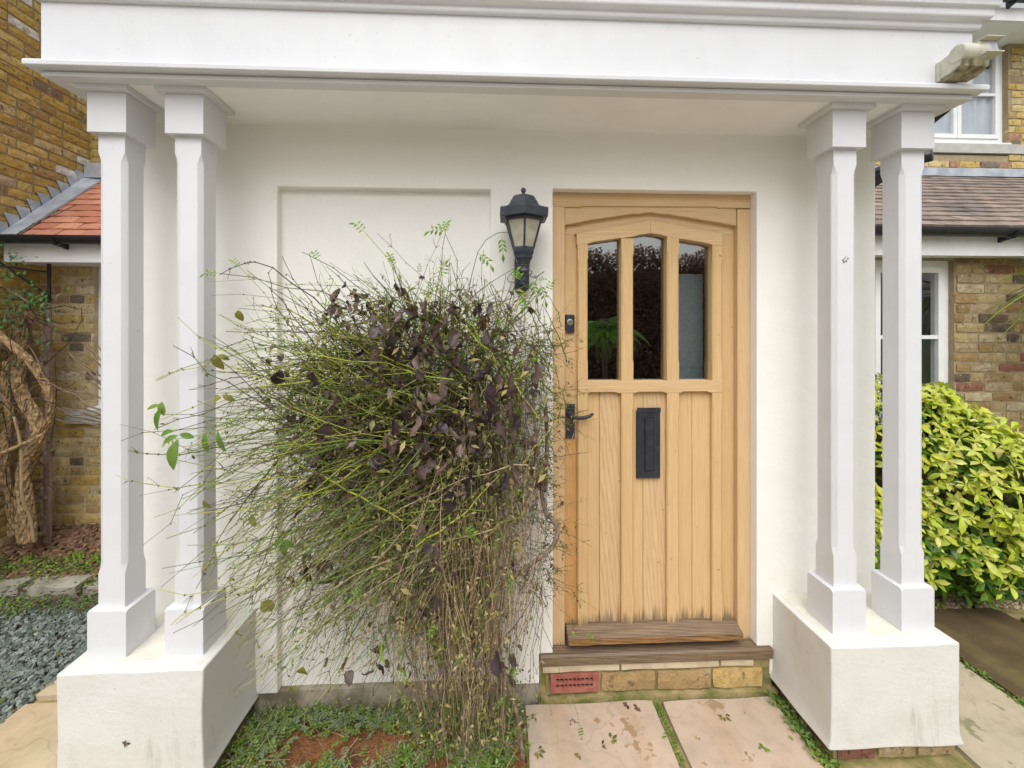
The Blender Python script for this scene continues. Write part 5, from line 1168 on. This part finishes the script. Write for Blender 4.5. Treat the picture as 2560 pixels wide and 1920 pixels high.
for q in ((350, 875, -.45, (-1, 0, -.10), .075, .016), (350, 880, -.45, (-.6, 0, -1), .105, .028), (385, 940, -.45, (-1, -.1, -.35), .075, .022), (388, 938, -.45, (.9, 0, -.2), .045, .022), (385, 950, -.46, (-.35, -.2, -1), .115, .046), (375, 930, -.45, (-1, 0, -.2), .065, .020), (445, 935, -.44, (-.2, 0, -1), .085, .026), (470, 930, -.44, (.1, 0, -1), .09, .022), (350, 868, -.45, (.0, -.2, -1), .05, .028), (612, 1165, -.4, (0, -.1, -1), .075, .026), (615, 1165, -.4, (.8, -.1, -.8), .05, .02), (612, 1165, -.4, (-.9, -.1, -.5), .05, .02), (545, 1110, -.44, (.1, -.2, -1), .05, .025)): big(*q, lab='fresh green leaf with browned spots')
for q in ((463, 765, -.45, (.3, -.2, -1), .06, .034), (470, 768, -.45, (1, 0, -.2), .035, .02), (478, 860, -.46, (-1, -.1, .0), .05, .03), (515, 670, -.42, (.1, -.2, -1), .04, .03), (480, 855, -.45, (1, -.1, -.3), .04, .02), (655, 1440, -.45, (-.2, -.2, -1), .05, .04), (638, 1480, -.45, (-.4, -.2, -1), .06, .035), (565, 1300, -.44, (.7, -.2, -.5), .05, .045), (440, 1080, -.45, (.2, 0, -1), .05, .02), (515, 1360, -.45, (-.4, 0, -1), .055, .024)): big(*q, mat='lf_olive', curl=.9)

# ------------------------------------------------------------------ ground cover in the soil bed
mb = MB(); mp_ = MB()
def bedp():
    while True:
        x = U(-1.08, .12); y = U(-.6, .0)
        k = max(0, 1 + y / .14) * .9 + max(0, 1 - abs(x + .02) / .16) * .9 + (.35 if noise.noise(Vector((x * 4, y * 4, 1))) > .05 else .04) + (.5 if x < -.95 and y > -.3 else 0)
        if R.random() < k: return x, y
for _ in range(1700):
    x, y = bedp(); p = Vector((x, y, -.045 + .02 * R.random())); d = Vector((U(-1, 1), U(-1, 1), U(0, .6))).normalized(); L = U(.03, .06); t_ = mb if R.random() < .62 else mp_; t_.tube([p, p + d * L], .0007, 3); sd_ = d.cross(Vector((0, 0, 1))).normalized()
    for k in (.35, .6, .85):
        for sg in (-1, 1): add_leaf(t_, p + d * L * k, sd_ * sg + d * .5, (0, 0, 1), U(.012, .02), .009, .2, 2)
    add_leaf(t_, p + d * L, d, (0, 0, 1), .018, .010, .2, 2)
tag(mb.build('creeping_ground_cover', M['cover']), kind='stuff'); tag(mp_.build('pale_ground_cover', M['coverpale']), kind='stuff')
mb = MB(); tufts(mb, 1500, lambda: (*bedp(), -.045), .022, .4); tag(mb.build('bed_leaf_litter', M['lf_olive']), kind='stuff')
mb = MB()
for _ in range(420):
    x, y = bedp(); mb.tube(curve((x, y, -.035), (x + U(-.09, .09), y + U(-.07, .07), U(-.04, .03)), 4, 0, .1), .0009, 3)
tag(mb.build('dry_stalks', M['st_tan']), kind='stuff')
mb = MB()
for _ in range(90):
    y = -.03 - .36 * R.random(); x = 1.345 + R.gauss(0, .02); p = Vector((x, y, -.03)); d = Vector((U(-1, .4), U(-1, 1), U(.1, 1))).normalized()
    for k in range(3): add_leaf(mb, p + d * .02 * k, d + Vector((U(-1, 1), U(-1, 1), 0)), (0, 0, 1), U(.015, .032), .013, .3, 2)
tag(mb.build('weeds_by_plinth', M['cover']), kind='stuff')
mb = MB()
for _ in range(70):
    y = U(-.25, .2); x = 2.468 + R.gauss(0, .012); add_leaf(mb, (x, y, -.025), (U(-1, 1), U(-1, 1), U(0, 1)), (0, 0, 1), U(.015, .035), .014, .3, 2)
tag(mb.build('weeds_in_joint', M['cover']), kind='stuff')
# loose leaves on the paving and stuck to the paint
def litter(u, v, label, kind='dead', Z=GZ + .004, cat='leaf', s=1.0, on=None):
    if on is None:
        b = at(u, v, 0); e = Vector((0, -2, EYE)); d = b - e; p = e + d * ((Z - EYE) / d.z)
    else: p = at(u, v, on)
    mb = MB(); n = R.choice((3, 4, 5)); a0 = U(0, 6.28)
    for k in range(n):
        w = a0 + k * .8; dd = Vector((math.cos(w), math.sin(w), .15)) if on is None else Vector((math.cos(w), -.25, math.sin(w)))
        add_leaf(mb, p + dd * .004 * k, dd, (0, 0, 1) if on is None else (0, -1, 0), s * U(.015, .028), s * .011, U(.1, .8), 3)
    mb.tube([p, p + Vector((U(-.03, .03), U(-.01, .01) if on is None else -.003, .003 if on is None else U(-.03, .03)))], .0008, 3)
    tag(mb.build('fallen_leaf', M[{'dead': 'lf_dead_i', 'tan': 'lf_tan', 'green': 'lf_green', 'olive': 'lf_olive'}[kind]]), label, cat)
for a in ((1370, 1530, 'dark compound leaf lying at the back of the left doorstep slab', 'dead', 1.5), (1355, 1520, 'dark leaf spray touching the moss joint below the sill', 'dead', 1.2), (1560, 1546, 'small dry leaf cluster in the middle of the right doorstep slab', 'olive', 1.0), (1652, 1622, 'bright green leaf sprig at the front of the right doorstep slab', 'green', 1.2), (1615, 1640, 'pale curled leaf near the front of the right doorstep slab', 'tan', .9), (1320, 1600, 'long withered sprig near the centre of the left doorstep slab', 'olive', 1.2), (1300, 1612, 'brown crumbled leaf beside the withered sprig', 'dead', .8), (1250, 1628, 'dry leaf scrap at the front of the left doorstep slab', 'olive', .9), (1160, 1625, 'mouldering leaf cluster at the left edge of the doorstep slab', 'olive', 1.0), (1155, 1545, 'small leaf scrap at the back left of the doorstep slab', 'olive', .8), (1430, 1590, 'little green leaf by the mossy joint', 'green', .6), (1720, 1560, 'dead leaf beside the plinth on the right slab', 'dead', .8), (1505, 1590, 'thin dry leaf on the left of the right doorstep slab', 'tan', .6), (1240, 1560, 'dark curled scrap in the middle of the left doorstep slab', 'dead', .5)):
    litter(a[0], a[1], a[2], a[3], s=a[4])
litter(1822, 560, 'dead leaf stuck high on the column right of the door', 'dead', on=-.266, s=.5)
litter(272, 1600, 'brown leaf scrap stuck to the front of the left plinth', 'dead', on=-.358, s=.9)
for a in ((2010, 1322, 'bright yellow leaf on the golden gravel'),):
    litter(a[0] + 20, a[1] - 20, a[2], 'green', Z=-.01, s=1.6)

# ------------------------------------------------------------------ what stands behind the viewer and shows in the panes
hg = thing('copper_hedge', 'tall copper coloured garden hedge mirrored in the door panes', 'hedge', (0, -10.5, 0))
mb = MB(); hr = random.Random(4)
for _ in range(42000):
    x = hr.uniform(-9, 11); top = 3.95 + .35 * noise.noise(Vector((x * .8, 0, 0))) + .15 * noise.noise(Vector((x * 3, 0, 4))); z = top * hr.random() ** .8 if hr.random() < .8 else top + hr.uniform(-.35, .15); y = -10 - abs(hr.gauss(0, .35)) - .1
    d = Vector((hr.uniform(-1, 1), hr.uniform(-.3, 1), hr.uniform(-.6, .8))); add_leaf(mb, (x, y, z), d, (0, .5, 1), hr.uniform(.08, .14), .08, .2, 2)
for _ in range(16000):
    x = hr.uniform(-9, 11); z = 3.75 + .35 * noise.noise(Vector((x * .8, 0, 0))) + .25 * noise.noise(Vector((x * 3, 0, 4))) - abs(hr.gauss(0, .45)); add_leaf(mb, (x, -10 - abs(hr.gauss(0, .4)), z), (hr.uniform(-1, 1), hr.uniform(-.3, 1), hr.uniform(-.6, .8)), (0, .5, 1), hr.uniform(.07, .12), .07, .2, 2)
mb.build('foliage', M['hedge'], hg, kind='stuff')
mb = MB()
for k in range(70):
    x = -9 + k * .29; mb.tube([(x, -10.4, -.05), (x + hr.uniform(-.1, .1), -10.4, 1.2), (x + hr.uniform(-.3, .3), -10.35, 2.4), (x + hr.uniform(-.4, .4), -10.3, 4.0)], [.03, .022, .015, .006], 4)
mb.build('stems', M['bark_dark'], hg, kind='stuff'); MB().lump(-9, 11, -11.1, -10.8, -.05, 3.45, 90, 1, 14, .28, 1.3).build('dense_core', M['bark_dark'], hg)
ft = thing('feathery_tree', 'small feathery bright green tree mirrored in the left door pane', 'tree', (1.75, -4.4, 0))
MB().tube([(1.75, -4.4, -.05), (1.77, -4.42, .8), (1.74, -4.4, 1.5), (1.75, -4.38, 1.9)], [.05, .04, .035, .03], 8, True).build('trunk', M['bark_dark'], ft, smooth=True, fix=False)
mb = MB()
for k in range(44):
    w = k * 2.4; el = hr.uniform(-.1, 1.0); L = hr.uniform(.5, .75); d = Vector((math.cos(w) * math.cos(el), math.sin(w) * math.cos(el), math.sin(el))); hub = Vector((1.75, -4.38, 1.75)); sd_ = d.cross(Vector((0, 0, 1))).normalized()
    for i in range(26):
        t = (i + 2) / 28; p = hub + d * L * t - Vector((0, 0, 1)) * L * t * t * .7
        for sg in (-1, 1): add_leaf(mb, p, sd_ * sg + d * .5 - Vector((0, 0, .2)), (0, 0, 1), .11 * math.sin(math.pi * min(1, t * .8 + .2)) + .02, .016, .3, 2)
mb.build('crown', M['fern'], ft, kind='stuff')
nh = thing('neighbour_house', 'pale neighbouring house with grey roof mirrored in the top of the left pane', 'house', (-1, -24, 0))
B(-6, 4.6, -28, -20, -.1, 4.6).build('wall', M['cream'], nh)
MB().prism([(-19.6, 4.5), (-28.4, 4.5), (-24, 7.4)], -6.3, 4.9, 'x').build('roof', M['roofslate'], nh)
for x in (-4.5, -1.5, 1.5):
    w_ = B(x, x + 1.2, -19.99, -19.93, 2.6, 3.9).build('window', M['upvc'], nh); B(x + .1, x + 1.1, -19.925, -19.92, 2.7, 3.8).build('pane', M['black'], w_)
